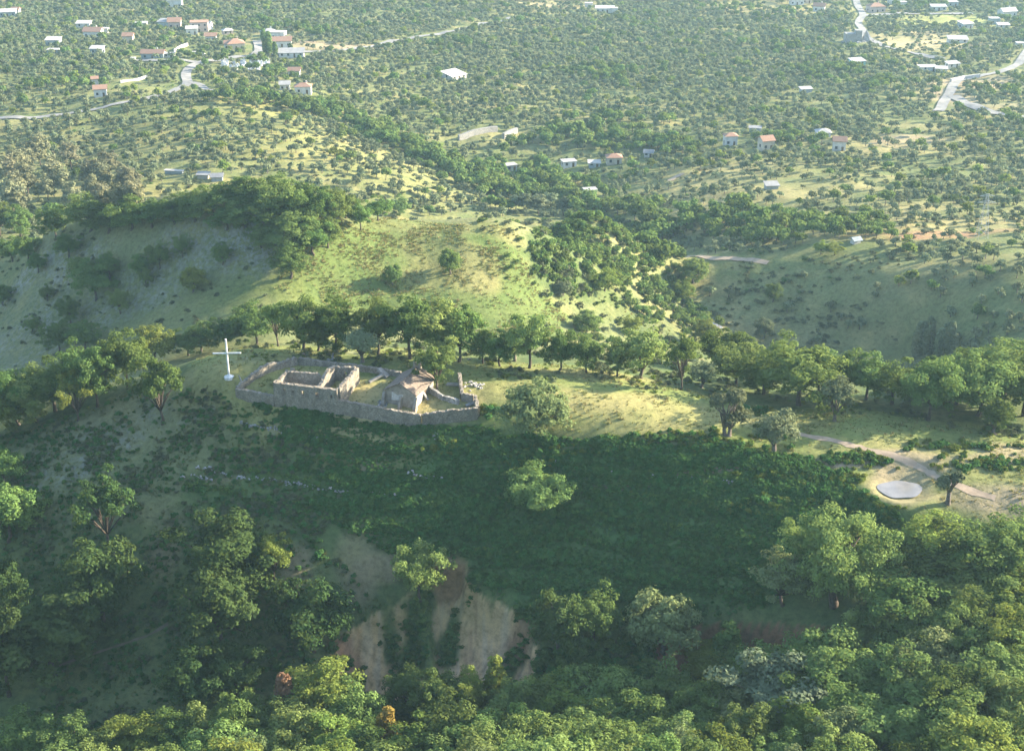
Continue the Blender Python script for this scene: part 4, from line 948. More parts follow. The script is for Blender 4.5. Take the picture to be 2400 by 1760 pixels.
ribbon('road', [(310,144),(360,144),(420,142),(470,150)], 5, M['road'], .55)
ribbon('road', [(640,133),(690,124),(745,122),(800,120),(846,113),(907,102),(970,90),(1049,75),(1120,60),(1200,43)], 5, M['road'], .5)
ribbon('road', [(447,196),(470,202),(497,213),(540,219)], 4, M['road'], .55)
ribbon('road', [(2003,-8),(2010,14),(2022,36),(2012,55),(2024,75),(2040,96),(2072,110),(2111,119),(2154,129),(2211,140)], 5, M['road'], .5)
ribbon('road', [(2026,38),(2125,33),(2200,34),(2280,34)], 6, M['road'], .55)
ribbon('road', [(2410,118),(2398,135),(2380,155),(2346,169),(2296,180),(2245,191),(2228,215),(2210,245),(2198,262)], 5, M['road'], .5)
ribbon('road', [(2232,226),(2262,242),(2300,258),(2346,270),(2410,281)], 6, M['road'], .55)
ribbon('track', [(1598,603),(1650,604),(1715,607),(1760,611),(1800,618)], 2.2, M['dirt'], .3, True, .2)
ribbon('track', [(1565,430),(1580,418),(1600,408)], 3, M['dirt'], .3, True, .3)
ribbon('path', [(1750,953),(1790,962),(1830,968),(1880,982),(1930,994),(1985,1010),(2030,1032),(2075,1056),(2130,1078),(2190,1096)], 1.3, M['dirt'], .05, False, .35)
ribbon('path', [(130,1465),(200,1440),(260,1420),(320,1400),(370,1372)], .4, M['trail'], .05, False, .4)
ribbon('stream', [(1570,720),(1600,728),(1640,748),(1668,762),(1690,772)], 3.0, M['water'], .3, True, .3)
ribbon('stream', [(1930,846),(1990,848),(2060,852)], 3.5, M['dirt'], .3, True, .3)
pz = ZPOND - .12
m = MB(); n = 72
ring = [(POND[0] + 3.3 * (1 + .08 * math.sin(3*a) + .05 * math.sin(2*a+1)) * math.cos(a), POND[1] + 2.9 * (1 + .10 * math.sin(2*a + 1) + .04 * math.sin(5*a)) * math.sin(a), pz) for a in np.linspace(0, 2*math.pi, n, endpoint=False)]
m.add(ring, [tuple(range(n))]); tag(m.build('pond_water', M['water']), kind='structure')

# ------------------------------------------------------------------ houses
def house(px, py, w_, d_, h_, rz, lab, wall_='wall', roof='tile', kind='gable', rh=None, group=None, name='house', cat='house', win=True, eave=.5):
    """px, py: foot of the front in the picture; w_ along the front, d_ deep, metres"""
    p, t = hit(px, py); f = min(1.0, max(.5, 2.9 * t / F)); w_, d_, h_ = w_ * f, d_ * f, h_ * (f * .5 + .5) * (.92 if f < .8 else 1); x, y = p[0], p[1]; y += d_ * .4
    zb = min(g1(x + a * w_/2, y + b * d_/2) for a in (-1, 1) for b in (-1, 1)); zt = g1(x, y)
    o = empty(name, (x, y, zt), rz); tag(o, lab, cat, group); z0 = zb - zt - .8
    X, Y = w_/2, d_/2; m = MB()
    rh = rh if rh is not None else {'gable': .28 * d_, 'hip': .26 * min(w_, d_), 'flat': .35, 'mono': .14 * d_}[kind]
    if kind == 'gable':
        m.add([(-X,-Y,z0),(X,-Y,z0),(X,Y,z0),(-X,Y,z0),(-X,-Y,h_),(X,-Y,h_),(X,Y,h_),(-X,Y,h_),(-X,0,h_+rh),(X,0,h_+rh)], [(0,1,5,4),(1,2,6,9,5),(2,3,7,6),(3,0,4,8,7)])
    elif kind == 'mono':
        m.add([(-X,-Y,z0),(X,-Y,z0),(X,Y,z0),(-X,Y,z0),(-X,-Y,h_),(X,-Y,h_),(X,Y,h_+rh),(-X,Y,h_+rh)], [(0,1,5,4),(1,2,6,5),(2,3,7,6),(3,0,4,7)])
    else: m.box(-X, X, -Y, Y, z0, h_)
    m.build('wall', M[wall_], o); m = MB(); e = eave; th = .22
    def slabq(q):
        m.add(list(q) + [(a, b, c - th) for a, b, c in q], [tuple(range(len(q)))] + [tuple(len(q) + i for i in reversed(range(len(q))))] + [(i, len(q) + i, len(q) + (i+1) % len(q), (i+1) % len(q)) for i in range(len(q))])
    b = h_ + th + .02
    if kind == 'gable':
        dz = rh * e / Y
        slabq([(-X-e,-Y-e,b-dz),(X+e,-Y-e,b-dz),(X+e,0,b+rh),(-X-e,0,b+rh)]); slabq([(X+e,Y+e,b-dz),(-X-e,Y+e,b-dz),(-X-e,0.002,b+rh-.002),(X+e,0.002,b+rh-.002)])
    elif kind == 'hip':
        k = max(0.05, X - Y) if X > Y else .3
        r = [(-X-e,-Y-e,b-.05),(X+e,-Y-e,b-.05),(X+e,Y+e,b-.05),(-X-e,Y+e,b-.05),(-k,0,b+rh),(k,0,b+rh)]
        m.add(r, [(0,1,5,4),(1,2,5),(2,3,4,5),(3,0,4),(3,2,1,0)])
    elif kind == 'mono': slabq([(-X-e,-Y-e,b-rh*e/d_),(X+e,-Y-e,b-rh*e/d_),(X+e,Y+e,b+rh+rh*e/d_),(-X-e,Y+e,b+rh+rh*e/d_)])
    else:
        slabq([(-X-.3,-Y-.3,b),(X+.3,-Y-.3,b),(X+.3,Y+.3,b),(-X-.3,Y+.3,b)])
    ro = m.build('roof', M[roof], o)
    if kind in ('gable', 'hip') and w_ > 7: mm = MB(); mm.box(X*.3, X*.3+.7, Y*.2, Y*.2+.7, h_+rh*.4, h_+rh+.9); mm.build('chimney', M[wall_], ro)
    if win:
        nst = max(1, int(h_ / 2.9)); nw = max(2, int(w_ / 3.2))
        for s in range(nst):
            for i in range(nw):
                cx = -X + (i + .5) * w_ / nw; zz = s * 2.9 + 1.0
                mm = MB()
                if s == 0 and i == nw // 2:
                    mm.box(cx-.5, cx+.5, -Y-.05, -Y+.06, .0, 2.1); mm.build('door', M['wood'], o)
                else:
                    mm.box(cx-.55, cx+.55, -Y-.05, -Y+.06, zz, zz+1.2); mm.build('window', M['glass'], o)
        for sx in (-1, 1):
            mm = MB(); mm.box(min(sx*(X-.06), sx*(X+.05)), max(sx*(X-.06), sx*(X+.05)), -.6, .6, 1.0, 2.2); mm.build('window', M['glass'], o)
    CLEAR.append((x, y, math.hypot(X, Y) + 1.5)); CLEAR.append((x + .1, y - Y - 3, X * .7))
    if h_ < 3.2: CLEAR.append((x, y - Y - 6, X * .5))
    return o
HS = [
 (408,18,12,9,5.6,.1,'white flat-roofed house at the top edge, above the village','wall','pale','flat'),
 (16,40,13,8,3.4,.2,'pale green-grey long house in the top left corner','bluewall','pale','mono'),
 (36,34,6,6,3.2,0,'small red-roofed house in the top left corner','wall','tile','gable'),
 (195,65,11,7,3.2,.0,'low white shed-roofed house at the upper left of the village','wall','pale','mono'),
 (217,88,14,9,4.6,-.05,'white house with orange roof standing below the low shed-roofed one','wall','tile','gable'),
 (246,78,5,5,3.2,0,'tiny white hut beside the orange-roofed upper left house','wall','pale','flat'),
 (330,66,9,7,3.6,.1,'white box-like house in the middle of the village top','wall','pale','flat'),
 (385,66,9,8,4.6,-.2,'grey-blue house joined to the brick-coloured one in the village','bluewall','greyroof','mono'),
 (408,66,10,9,5.0,.1,'brick-coloured house with an orange roof in the village','pink','tile','gable'),
 (466,76,14,10,7.4,.15,'large pink three-storey house on the village rise','pink','tile','flat'),
 (449,82,9,7,4.6,.2,'white house standing in front of the large pink one','wall','pale','mono'),
 (485,70,7,6,4.2,-.3,'small white wing at the right of the large pink house','wall','pale','gable'),
 (300,102,8,7,5.6,.05,'narrow two-storey house with orange roof and balcony','cream','tile','gable'),
 (124,108,11,8,4.4,.0,'grey-green house under a white roof at the left of the village','bluewall','pale','mono'),
 (124,127,9,6,3.0,.0,'low pale house below the grey-green one','bluewall','pale','flat'),
 (227,127,10,7,3.8,-.05,'dark blue-grey house with a pale slab roof','bluewall','pale','mono'),
 (358,138,18,8,4.2,-.02,'long shed with many windows and a pinkish roof by the village street','bluewall','tile','gable'),
 (396,136,8,6,2.8,0,'pale annex at the right end of the long shed','wall','pale','flat'),
 (458,130,15,3,2.2,0,'low white street wall building above the S-bend','wall','pale','flat'),
 (493,98,9,7,4.2,.1,'white house with red roof left of the big orange hip roof','wall','tile','gable'),
 (549,117,14,12,4.4,.35,'house under a big orange hipped roof by the village street','cream','tile','hip'),
 (536,116,7,7,4.4,.1,'white gable house touching the big orange hipped roof','wall','tile','gable'),
 (532,82,8,6,3.0,.4,'house under a pale pinkish roof on the dusty yard','pink','pale','hip'),
 (629,86,12,9,3.4,.5,'dark-roofed shed at the right end of the village','bluewall','greyroof','hip'),
 (651,92,12,8,5.0,-.1,'white flat house behind the orange-roofed one at the right of the village','wall','pale','flat'),
 (660,112,15,9,4.8,.12,'long white house with a broad orange roof at the right of the village','wall','tile','gable'),
 (682,136,20,11,3.2,.1,'low white building with a dark patchy roof beside the cemetery','wall','greyroof','mono'),
 (690,180,9,7,4.2,0,'white house among trees below the cemetery','wall','tile','gable'),
 (667,212,8,7,4.2,.1,'white gable house left of the orange-hipped villa','wall','pale','gable'),
 (710,220,13,9,4.6,.05,'white villa with an orange hipped roof in the trees','wall','tile','hip'),
 (234,228,10,8,5.4,.25,'white two-storey house with orange roof alone above the road','wall','tile','gable'),
 (222,200,5,5,4.4,.3,'small white house peeping from trees behind the lone one','wall','tile','gable'),
 (1063,186,15,14,2.6,.75,'large white flat roof alone among the olives','wall','wall','mono'),
 (1418,30,15,7,3.2,-.05,'long white shed in the far olive groves','wall','pale','mono'),
 (1380,17,6,5,2.8,0,'tiny white shed left of the long far one','wall','pale','flat'),
 (1440,32,5,5,3.6,0,'white hut at the right end of the long far shed','wall','pale','flat'),
 (1196,402,9,7,3.8,.4,'bluish white shed half hidden in the gully trees','bluewall','pale','flat'),
 (1333,393,11,8,3.6,.25,'white cubic house in the middle of the groves','wall','pale','flat'),
 (1393,393,9,6,2.6,.0,'low pale-walled shed with a brownish roof between two houses','bluewall','pale','mono'),
 (1439,386,12,9,4.2,.05,'cream house with a brick-red hipped roof in the groves','cream','tile','hip'),
 (1521,369,7,6,3.0,-.2,'small grey-roofed house right of the brick-red hipped one','wall','greyroof','gable'),
 (1712,342,10,8,6.0,.1,'white two-storey house with red roof, leftmost of the valley four','wall','tile','hip'),
 (1796,352,10,10,6.0,.3,'cream two-storey house with orange roof, second of the valley four','cream','tile','gable'),
 (1930,324,11,9,3.6,0,'bungalow under a pale hipped roof, third of the valley four','wall','pale','hip'),
 (1968,354,10,9,6.4,-.15,'tall white house with orange roof, rightmost of the valley four','wall','tile','gable'),
 (1770,309,9,4,2.4,-.2,'low grey shed behind the valley houses','bluewall','greyroof','mono'),
 (1889,218,9,5,2.4,.2,'low bluish shed alone among the right-hand groves','bluewall','pale','mono'),
 (2010,155,11,8,3.2,.3,'turquoise-walled shed in the right-hand groves','turq','pale','mono'),
 (2176,167,14,9,2.8,.1,'white flat-roofed works building beside the right-hand road','wall','wall','flat'),
 (2207,170,9,6,2.6,-.2,'small white shed right of the works building','wall','pale','mono'),
 (2233,161,10,6,3.2,.3,'pale shed at the road junction','wall','pale','mono'),
 (2054,30,13,9,4.4,.15,'house with a pinkish roof at the far crossroads','pink','tile','hip'),
 (1921,28,9,7,4.0,-.3,'white house with orange roof half behind far trees','wall','tile','gable'),
 (1868,12,11,7,4.0,0,'white house at the top edge, left of the far road','wall','pale','flat'),
 (1890,9,8,6,4.6,.1,'cream house at the top edge, beside a white one','cream','pale','gable'),
 (2098,10,10,7,4.0,0,'white house with grey roof at the top edge, right of the far road','wall','greyroof','gable'),
 (2115,17,6,5,3.4,.2,'small white shed just below the grey-roofed top edge house','wall','pale','flat'),
 (2200,26,12,6,3.0,0,'long low white building beyond the yellow-green field','wall','pale','mono'),
 (2232,16,9,6,3.4,.1,'bluish house beyond the yellow-green field','bluewall','pale','flat'),
 (2264,68,10,8,3.8,.4,'blue-grey shed at the right end of the yellow-green field','bluewall','pale','mono'),
 (2331,58,8,7,4.2,0,'pale blue house near the far right corner','bluewall','pale','flat'),
 (2362,42,13,8,4.0,.3,'white long house near the far right corner','wall','pale','gable'),
 (2352,68,9,6,2.8,0,'low white shed below the pale blue house','wall','pale','mono'),
 (2246,102,15,9,3.0,-.1,'white warehouse with a light roof beside the dry field','wall','pale','mono'),
 (2392,112,6,6,3.0,0,'white hut at the right edge beside the road','wall','pale','flat'),
 (1383,458,10,7,3.0,.2,'small white flat building at the edge of the wooded gully','wall','pale','flat'),
 (408,408,14,3,1.6,-.2,'long low grey wall-like shed at the foot of the olive spur','bluewall','pale','flat'),
 (476,420,8,5,2.2,-.1,'low stone hut at the foot of the olive spur','cream','greyroof','mono'),
 (508,425,8,6,2.4,.1,'grey-roofed hut at the foot of the olive spur','bluewall','greyroof','gable'),
 (1296,412,9,6,2.4,.2,'low half-ruined pale building below the cubic house','wall','pale','flat'),
 (2006,572,4.5,4,1.8,.4,'little white tarpaulin shelter in the brown thicket','wall','bluewall','gable'),
 (1809,444,9,7,2.2,.1,'blue-grey roofed shelter on the dry terraces','bluewall','greyroof','mono'),
 (312,145,3.5,3,2.6,0,'small white kiosk at the left end of the village street','wall','pale','flat'),
 (592,472,3.0,3.2,2.2,.5,'tiny white shrine with grey roof in the oaks crowning the steep hill','wall','greyroof','gable'),
]
for h in HS: house(*h, win=h[2] >= 7 and h[4] >= 2.6, name='shed' if ('shed' in h[6] or 'hut' in h[6]) else 'house', cat='shed' if ('shed' in h[6] or 'hut' in h[6]) else 'house')
# walls, ruins and heaps far off
def far_wall(pts, h_, th, mat, lab):
    m = MB(); q = [h2(*p) for p in pts]
    for i, (a, b) in enumerate(zip(q[:-1], q[1:])): wall(m, a, b, th, [(0, a.z + h_), (1, b.z + h_)], seed=i + len(pts), step=2, jag=.08)
    for a, b in zip(q[:-1], q[1:]):
        for k in range(5): c = a.lerp(b, k / 4); CLEAR.append((c.x, c.y - 3, 4.5))
    return thing_mesh(m, 'boundary_wall', M[mat], lab, 'wall')
far_wall([(408,124),(422,115),(440,108)], 1.8, .6, 'plaster', 'pale slanting garden wall above the village street')
far_wall([(1075,330),(1110,318),(1150,310),(1165,309)], 2.6, 1.2, 'concrete', 'grey terrace wall on the grassy knoll in the groves, longer of two')
far_wall([(1180,326),(1196,317),(1212,312)], 2.6, 1.2, 'concrete', 'grey terrace wall on the grassy knoll in the groves, shorter of two')
far_wall([(2228,194),(2260,187),(2296,183)], 2.0, 1.0, 'plaster', 'pale retaining wall along the right-hand road')
far_wall([(282,195),(320,190),(345,183)], 1.2, .8, 'plaster', 'low pale wall between road and lone white house')
p = h2(2012, 100); m = MB(); rg = random.Random(4)
m.box(p.x-8, p.x-2, p.y, p.y+7, p.z-1, p.z+5); m.box(p.x-1.9, p.x+2, p.y+1, p.y+6, p.z-1, p.z+7); m.add([(p.x+2.2,p.y,p.z-1),(p.x+8,p.y,p.z-1),(p.x+8,p.y+6,p.z-1),(p.x+2.2,p.y+6,p.z-1),(p.x+5,p.y+3,p.z+7)],[(0,1,4),(1,2,4),(2,3,4),(3,0,4)])
for k in range(20): m.rock((p.x + rg.uniform(-11, 11), p.y + rg.uniform(-4, 2), p.z + .3), rg.uniform(.8, 1.8), k)
thing_mesh(m, 'works_yard', M['pink'] if False else M['concrete'], 'pinkish grey yard of heaps and silos beside the far road', 'works yard'); CLEAR.append((p.x, p.y, 12))
# cemetery: rows of white tombs
c0 = h2(572, 160); rg = random.Random(9)
for i in range(46):
    px, py = rg.uniform(520, 640), rg.uniform(148, 166)
    p = h2(px, py); m = MB(); m.box(-.7, .7, -1.2, 1.2, -.4, .7); m.box(-.75, .75, 1.0, 1.3, .6, 1.6 + rg.random()); m.box(-.12, .12, 1.05, 1.25, 1.6, 3.0)
    o = m.build('tomb', M['marble']); o.location = p; o.rotation_euler.z = rg.uniform(-.3, .3); tag(o, 'white marble tomb in the village cemetery', 'tomb', 'tombs in the village cemetery')
for px in range(515, 650, 9): q = h2(px, 158); CLEAR.append((q.x, q.y, 5)); CLEAR.append((q.x, q.y - 9, 5))
# lattice mast
p = h2(2300, 560); t = empty('pylon', p); tag(t, 'slender steel lattice mast among the right-hand olives', 'pylon')
m = MB(); Hp = 14.0
def wd(z): return 1.35 * (1 - z / Hp) + .25
for sx, sy in ((1,1),(1,-1),(-1,1),(-1,-1)): m.bar((sx*wd(0), sy*wd(0), -.5), (sx*wd(Hp), sy*wd(Hp), Hp), .07)
zs = np.linspace(0, Hp, 9)
for a, b in zip(zs[:-1], zs[1:]):
    for sx, sy, ex, ey in ((1,1,-1,1),(-1,1,-1,-1),(-1,-1,1,-1),(1,-1,1,1)):
        m.bar((sx*wd(a), sy*wd(a), a), (ex*wd(b), ey*wd(b), b), .04); m.bar((ex*wd(a), ey*wd(a), a), (sx*wd(b), sy*wd(b), b), .04)
m.build('tower', M['steel'], t)
for z, L in ((Hp - .6, 2.2), (Hp - 2.6, 2.8)):
    m = MB(); m.bar((-L, 0, z), (L, 0, z), .12); m.bar((-L, 0, z), (0, 0, z + .7), .12); m.bar((L, 0, z), (0, 0, z + .7), .12); m.build('arm', M['steel'], t)
CLEAR.append((p.x, p.y, 4)); CLEAR.append((p.x, p.y - 9, 4))
# ------------------------------------------------------------------ growth nobody could count, set out as one object each
def scatter(name, pts, sc_, meshes, label=None, seed=1, tilt=None):
    """one object whose points carry copies of the given shapes"""
    rg = np.random.default_rng(seed); n = len(pts)
    me = bpy.data.meshes.new(name); me.vertices.add(n); me.vertices.foreach_set('co', np.asarray(pts, np.float32).ravel())
    a = me.attributes.new('size', 'FLOAT_VECTOR', 'POINT'); a.data.foreach_set('vector', np.asarray(sc_, np.float32).ravel())
    a = me.attributes.new('turn', 'FLOAT_VECTOR', 'POINT'); rr = np.zeros((n, 3), np.float32); rr[:, 2] = rg.uniform(0, 6.28, n)
    rr[:, 0] = rg.normal(0, .08, n); rr[:, 1] = rg.normal(0, .08, n); a.data.foreach_set('vector', rr.ravel())
    a = me.attributes.new('pick', 'INT', 'POINT'); a.data.foreach_set('value', rg.integers(0, len(meshes), n).astype(np.int32))
    ng = bpy.data.node_groups.new(name + '_spread', 'GeometryNodeTree')
    ng.interface.new_socket('Geometry', in_out='INPUT', socket_type='NodeSocketGeometry'); ng.interface.new_socket('Geometry', in_out='OUTPUT', socket_type='NodeSocketGeometry')
    gi = ng.nodes.new('NodeGroupInput'); go = ng.nodes.new('NodeGroupOutput'); ip = ng.nodes.new('GeometryNodeInstanceOnPoints'); gti = ng.nodes.new('GeometryNodeGeometryToInstance')
    srcs = []
    for k, m_ in enumerate(meshes):
        so = bpy.data.objects.new(name + '_shape', m_); srcs.append(so)
        oi = ng.nodes.new('GeometryNodeObjectInfo'); oi.inputs['Object'].default_value = so; oi.transform_space = 'ORIGINAL'
        srcs[-1] = oi
    for oi in reversed(srcs): ng.links.new(oi.outputs['Geometry'], gti.inputs[0])
    def attr(nm, ty):
        q = ng.nodes.new('GeometryNodeInputNamedAttribute'); q.data_type = ty; q.inputs['Name'].default_value = nm; return q.outputs['Attribute']
    ng.links.new(gi.outputs[0], ip.inputs['Points']); ng.links.new(gti.outputs[0], ip.inputs['Instance']); ip.inputs['Pick Instance'].default_value = True
    ng.links.new(attr('pick', 'INT'), ip.inputs['Instance Index']); ng.links.new(attr('size', 'FLOAT_VECTOR'), ip.inputs['Scale'])
    er = ng.nodes.new('FunctionNodeEulerToRotation'); ng.links.new(attr('turn', 'FLOAT_VECTOR'), er.inputs[0]); ng.links.new(er.outputs[0], ip.inputs['Rotation'])
    ng.links.new(ip.outputs[0], go.inputs[0])
    o = link(name, me); md = o.modifiers.new('spread', 'NODES'); md.node_group = ng
    tag(o, label, None, None, 'stuff'); return o
def in_frame(x, y, z, mx=1.05, up=1.04):
    dz = z - ZC; yy = y * math.cos(PITCH) - dz * math.sin(PITCH); vv = y * math.sin(PITCH) + dz * math.cos(PITCH)
    return (np.abs(x / yy * F) < 1200 * mx + 25) & (vv / yy * F < 880 * up + 30) & (vv / yy * F > -1000)
def tuft_mesh(name, rg, n, h, r, wd, mat, droop=.5):
    vs = []; fs = []
    for i in range(n):
        a = rg.uniform(0, 6.28); q = rg.random() ** .5 * r; b = np.array([math.cos(a) * q, math.sin(a) * q, -.05]); hh = h * rg.uniform(.5, 1.15)
        dr = np.array([math.cos(a), math.sin(a), 0]) * hh * droop * rg.uniform(.4, 1.2); s = np.array([-math.sin(a), math.cos(a), 0]) * wd
        k = len(vs); vs += [b - s, b + s, b + dr * .5 + s * .9 + [0, 0, hh * .75], b + dr * .5 - s * .9 + [0, 0, hh * .75], b + dr + s * .15 + [0, 0, hh * .95], b + dr - s * .15 + [0, 0, hh * .95]]
        fs += [(k, k + 1, k + 2, k + 3), (k + 3, k + 2, k + 4, k + 5)]
    return np_mesh(name, vs, fs, [M[mat]])
def bush_mesh(name, rg, w_, h_, ncl, per, sz, mat, cr=.42):
    P, N, cs = crown_points(rg, w_, h_ * 1.5, h_ * .32, ncl, per, cr, .3, -.15, .8, .5)
    v, f = leaf_quads(P, N, sz, rg); return np_mesh(name, v, f, [M[mat]])
rg = np.random.default_rng(21)
ferns = [bush_mesh('frond_clump', rg, 1.5, .75, 7, 22, .17, 'fern', .5) for _ in range(5)]
lferns = [bush_mesh('frond_clump', rg, 1.3, .6, 7, 20, .15, 'fernlight', .5) for _ in range(3)]
tufts = [tuft_mesh('tuft', rg, 16, .38, .28, .035, 'tuft') for _ in range(3)] + [tuft_mesh('tuft', rg, 16, .34, .3, .035, 'gtuft') for _ in range(3)]
bushes = [bush_mesh('scrub_clump', rg, 1.7, 1.0, 9, 26, .13, 'scrub', .42) for _ in range(4)]
gbushes = [bush_mesh('green_clump', rg, 1.8, 1.1, 9, 26, .15, 'oak', .42) for _ in range(4)]
def cloud(poly, n, seed, dens=None):
    rg = np.random.default_rng(seed); P = np.array(poly); x = rg.uniform(P[:, 0].min(), P[:, 0].max(), n); y = rg.uniform(P[:, 1].min(), P[:, 1].max(), n)
    k = inside(x, y, poly)
    if dens is not None: k &= rg.random(n) < dens(x, y)
    x, y = x[k], y[k]; return x, y, G(x, y)
def not_bare(x, y):
    ok = ~inside(x, y, SCAR) & (np.hypot(x - POND[0], y - POND[1]) > 5.5)
    ok &= ~(inside(x, y, BANKP) & (seg_dist(x, y, BANK) < 6.0)) & (seg_dist(x, y, BANK) > .7)
    for pts, w_ in ROADS:
        if min(q[1] for q in pts) < 260: ok &= seg_dist(x, y, pts) > w_ * .5 + .3
    return ok
def yard_free(x, y):
    yard = [(q.x, q.y) for q in (A, D, E, Ff, Gq)]
    return ~inside(x, y, yard)
# bracken slope: thick, in faint contour steps
def fdens(x, y):
    z = G(x, y); st = .5 + .5 * np.sin(z * 2.6 + 2.2 * fbm(x / 18, y / 18, 55, 2) * 2)
    d = .35 + .65 * st; patch = fbm(x / 9, y / 9, 91, 3)
    left = sstep(-22, -38, x); ed = seg_dist(x, y, FERN[11:23]); return np.clip(d * np.where(patch < -.25, .45, 1) * (1 - left * sstep(-.1, .12, -patch)) * np.clip(sstep(-1, 5, ed + 5 * fbm(x / 3, y / 3, 92, 3)), .12, 1), 0, 1) * not_bare(x, y)
x, y, z = cloud(FERN, 85000, 3, fdens); k = in_frame(x, y, z); x, y, z = x[k], y[k], z[k]
s = np.random.default_rng(4).uniform(.38, .80, len(x)) * (1 + .6 * fbm(x / 5, y / 5, 12, 2)) * (.75 + .5 * (.5 + .5 * np.sin(z * 2.6 + 2.2 * fbm(x / 18, y / 18, 55, 2) * 2)))
scatter('bracken', np.stack([x, y, z - .06], 1), np.stack([s, s, s * .95], 1), ferns, 'dense dark green bracken covering the near slope of the knoll', 5)
print('FERN', len(x))
mferns = [bush_mesh('frond_clump', rg, 1.3, .6, 7, 20, .15, 'fernmid', .5) for _ in range(3)]
def strip(x, y):
    z = G(x, y); return np.where(np.sin(z * 2.5 + 2.6 * fbm(x / 20, y / 20, 57, 2) + .9) + .8 * fbm(x / 7, y / 2.5, 58, 3) > .86, .9, .015) * not_bare(x, y)
x, y, z = cloud(FERN, 26000, 27, strip); s = np.random.default_rng(16).uniform(.4, .85, len(x))
scatter('bracken', np.stack([x, y, z - .03], 1), np.stack([s, s, s], 1), mferns, 'paler bracken along the old terrace edges of the near slope', 20)
X = []; rg = np.random.default_rng(8)
for vx, vy, rx, ry, n in ((1920,1008,3.0,1.6,70),(1850,1010,3.0,1.0,45),(1975,1052,2.4,.8,30),(1760,1040,7,1.2,120),(1840,1060,5,1.4,90),(1680,1105,6,1.0,60),(1160,1005,6,1.2,80),(1075,905,1.4,1.8,30),(970,985,3,.9,30),(1690,955,2.2,2,30),(1180,1010,5,1.3,60),(1920,1120,4,2.5,90),(1660,905,2,2,24),(1400,968,14,1.1,120),(1540,985,9,1.2,90),(2200,1020,10,2.2,110),(2120,985,9,1.8,60)):
    p = hv(vx, vy)[0]; a = rg.normal(0, .55, (n, 2)) * [rx, ry]; X.append(np.stack([p[0] + a[:, 0], p[1] + a[:, 1]], 1))
X = np.concatenate(X); k = not_bare(X[:, 0], X[:, 1]) & yard_free(X[:, 0], X[:, 1]); X = X[k]; s = rg.uniform(.6, 1.25, len(X))
scatter('fern_patch', np.concatenate([X, G(X[:, 0], X[:, 1])[:, None] - .05], 1), np.stack([s, s, s], 1), lferns + ferns[:2], 'yellowish green fern patches along the brow and round the pond', 6)
# grass on the top and beyond
def tden(x, y): return np.clip(.5 + fbm(x / 5, y / 5, 33, 3) * 1.4, .08, 1) * not_bare(x, y)
x, y, z = cloud(TOP, 30000, 9, tden); s = np.random.default_rng(3).uniform(.35, .95, len(x)) * np.where(fbm(x / 8, y / 8, 14, 2) > .12, 1.25, .75)
scatter('grass', np.stack([x, y, z], 1), np.stack([s, s, s], 1), tufts, 'tufted dry and green grass on the flat top of the knoll', 7)
x, y, z = cloud(vpoly([(480,765),(1500,800),(2250,900),(2253,980),(2000,930),(1500,880),(1000,820),(560,800)]), 9000, 19, lambda x, y: np.clip(.2 + fbm(x / 4, y / 4, 39, 3) * 2.0, 0, 1) * not_bare(x, y) * yard_free(x, y))
s = np.random.default_rng(3).uniform(.35, 1.15, len(x)); scatter('undergrowth', np.stack([x, y, z - .05], 1), np.stack([s, s, s * .8], 1), bushes + lferns, 'low scrub and weeds under the oaks along the far edge of the knoll', 8)
# left slope: heathy scrub
LS = vpoly([(300,860),(430,860),(560,895),(740,960),(760,1080),(700,1200),(850,1330),(720,1440),(480,1600),(150,1640),(0,1640),(0,960),(130,920)])
x, y, z = cloud(LS, 12000, 15, lambda x, y: np.clip(.15 + fbm(x / 5, y / 5, 43, 3) * 1.7, .02, 1) * not_bare(x, y)); s = np.random.default_rng(5).uniform(.25, .85, len(x))
scatter('scrub', np.stack([x, y, z - .05], 1), np.stack([s, s, s * .85], 1), bushes + bushes + ferns[:2] + gbushes[:1], 'low grey-green scrub over the shaded left slope', 9)
x, y, z = cloud(LS, 22000, 26, lambda x, y: np.clip(.45 + fbm(x / 4, y / 4, 47, 3) * 1.4, .05, 1) * not_bare(x, y)); s = np.random.default_rng(15).uniform(.35, .95, len(x))
scatter('grass', np.stack([x, y, z], 1), np.stack([s, s, s], 1), tufts[3:] + ferns[:1], 'rough green grass over the shaded left slope', 19)
# gully brush at the foot of the slope
GB = vpoly([(560,1560),(760,1470),(900,1500),(1180,1450),(1420,1400),(1700,1420),(1980,1400),(2000,1500),(1500,1500),(1200,1560),(900,1590),(600,1640)])
x, y, z = cloud(GB, 6000, 16, lambda x, y: not_bare(x, y) * .9); s = np.random.default_rng(6).uniform(.7, 1.7, len(x))
scatter('brush', np.stack([x, y, z - .1], 1), np.stack([s, s, s], 1), gbushes + ferns[:2] + lferns[:1], 'tangled green brush filling the gully below the slope', 10)
X = []
for vx, vy, rx, ry, n in ((940,1305,.9,1.2,22),(925,1350,1.1,1.6,34),(912,1410,1.5,1.8,46),(900,1470,2.6,1.6,70),(998,1392,.6,1.6,18),(985,1445,1.2,1.6,34),(862,1420,1.2,1.2,22),(1130,1450,2.0,1.0,34),(760,1470,2.4,1.2,40),(1040,1300,.8,.5,8),(1140,1362,.5,.4,5)):
    p = hv(vx, vy)[0]; a = rg.normal(0, .6, (n, 2)) * [rx, ry]; X.append(np.stack([p[0] + a[:, 0], p[1] + a[:, 1]], 1))
X = np.concatenate(X); s = rg.uniform(.5, 1.0, len(X))
scatter('scar_bushes', np.concatenate([X, G(X[:, 0], X[:, 1])[:, None] - .05], 1), np.stack([s, s, s], 1), gbushes + ferns[:2], 'green bushes growing in the gully of the earth scar', 18)
NB = [(-90,112),(-90,152),(-20,152),(20,156),(60,168),(95,180),(100,118)]
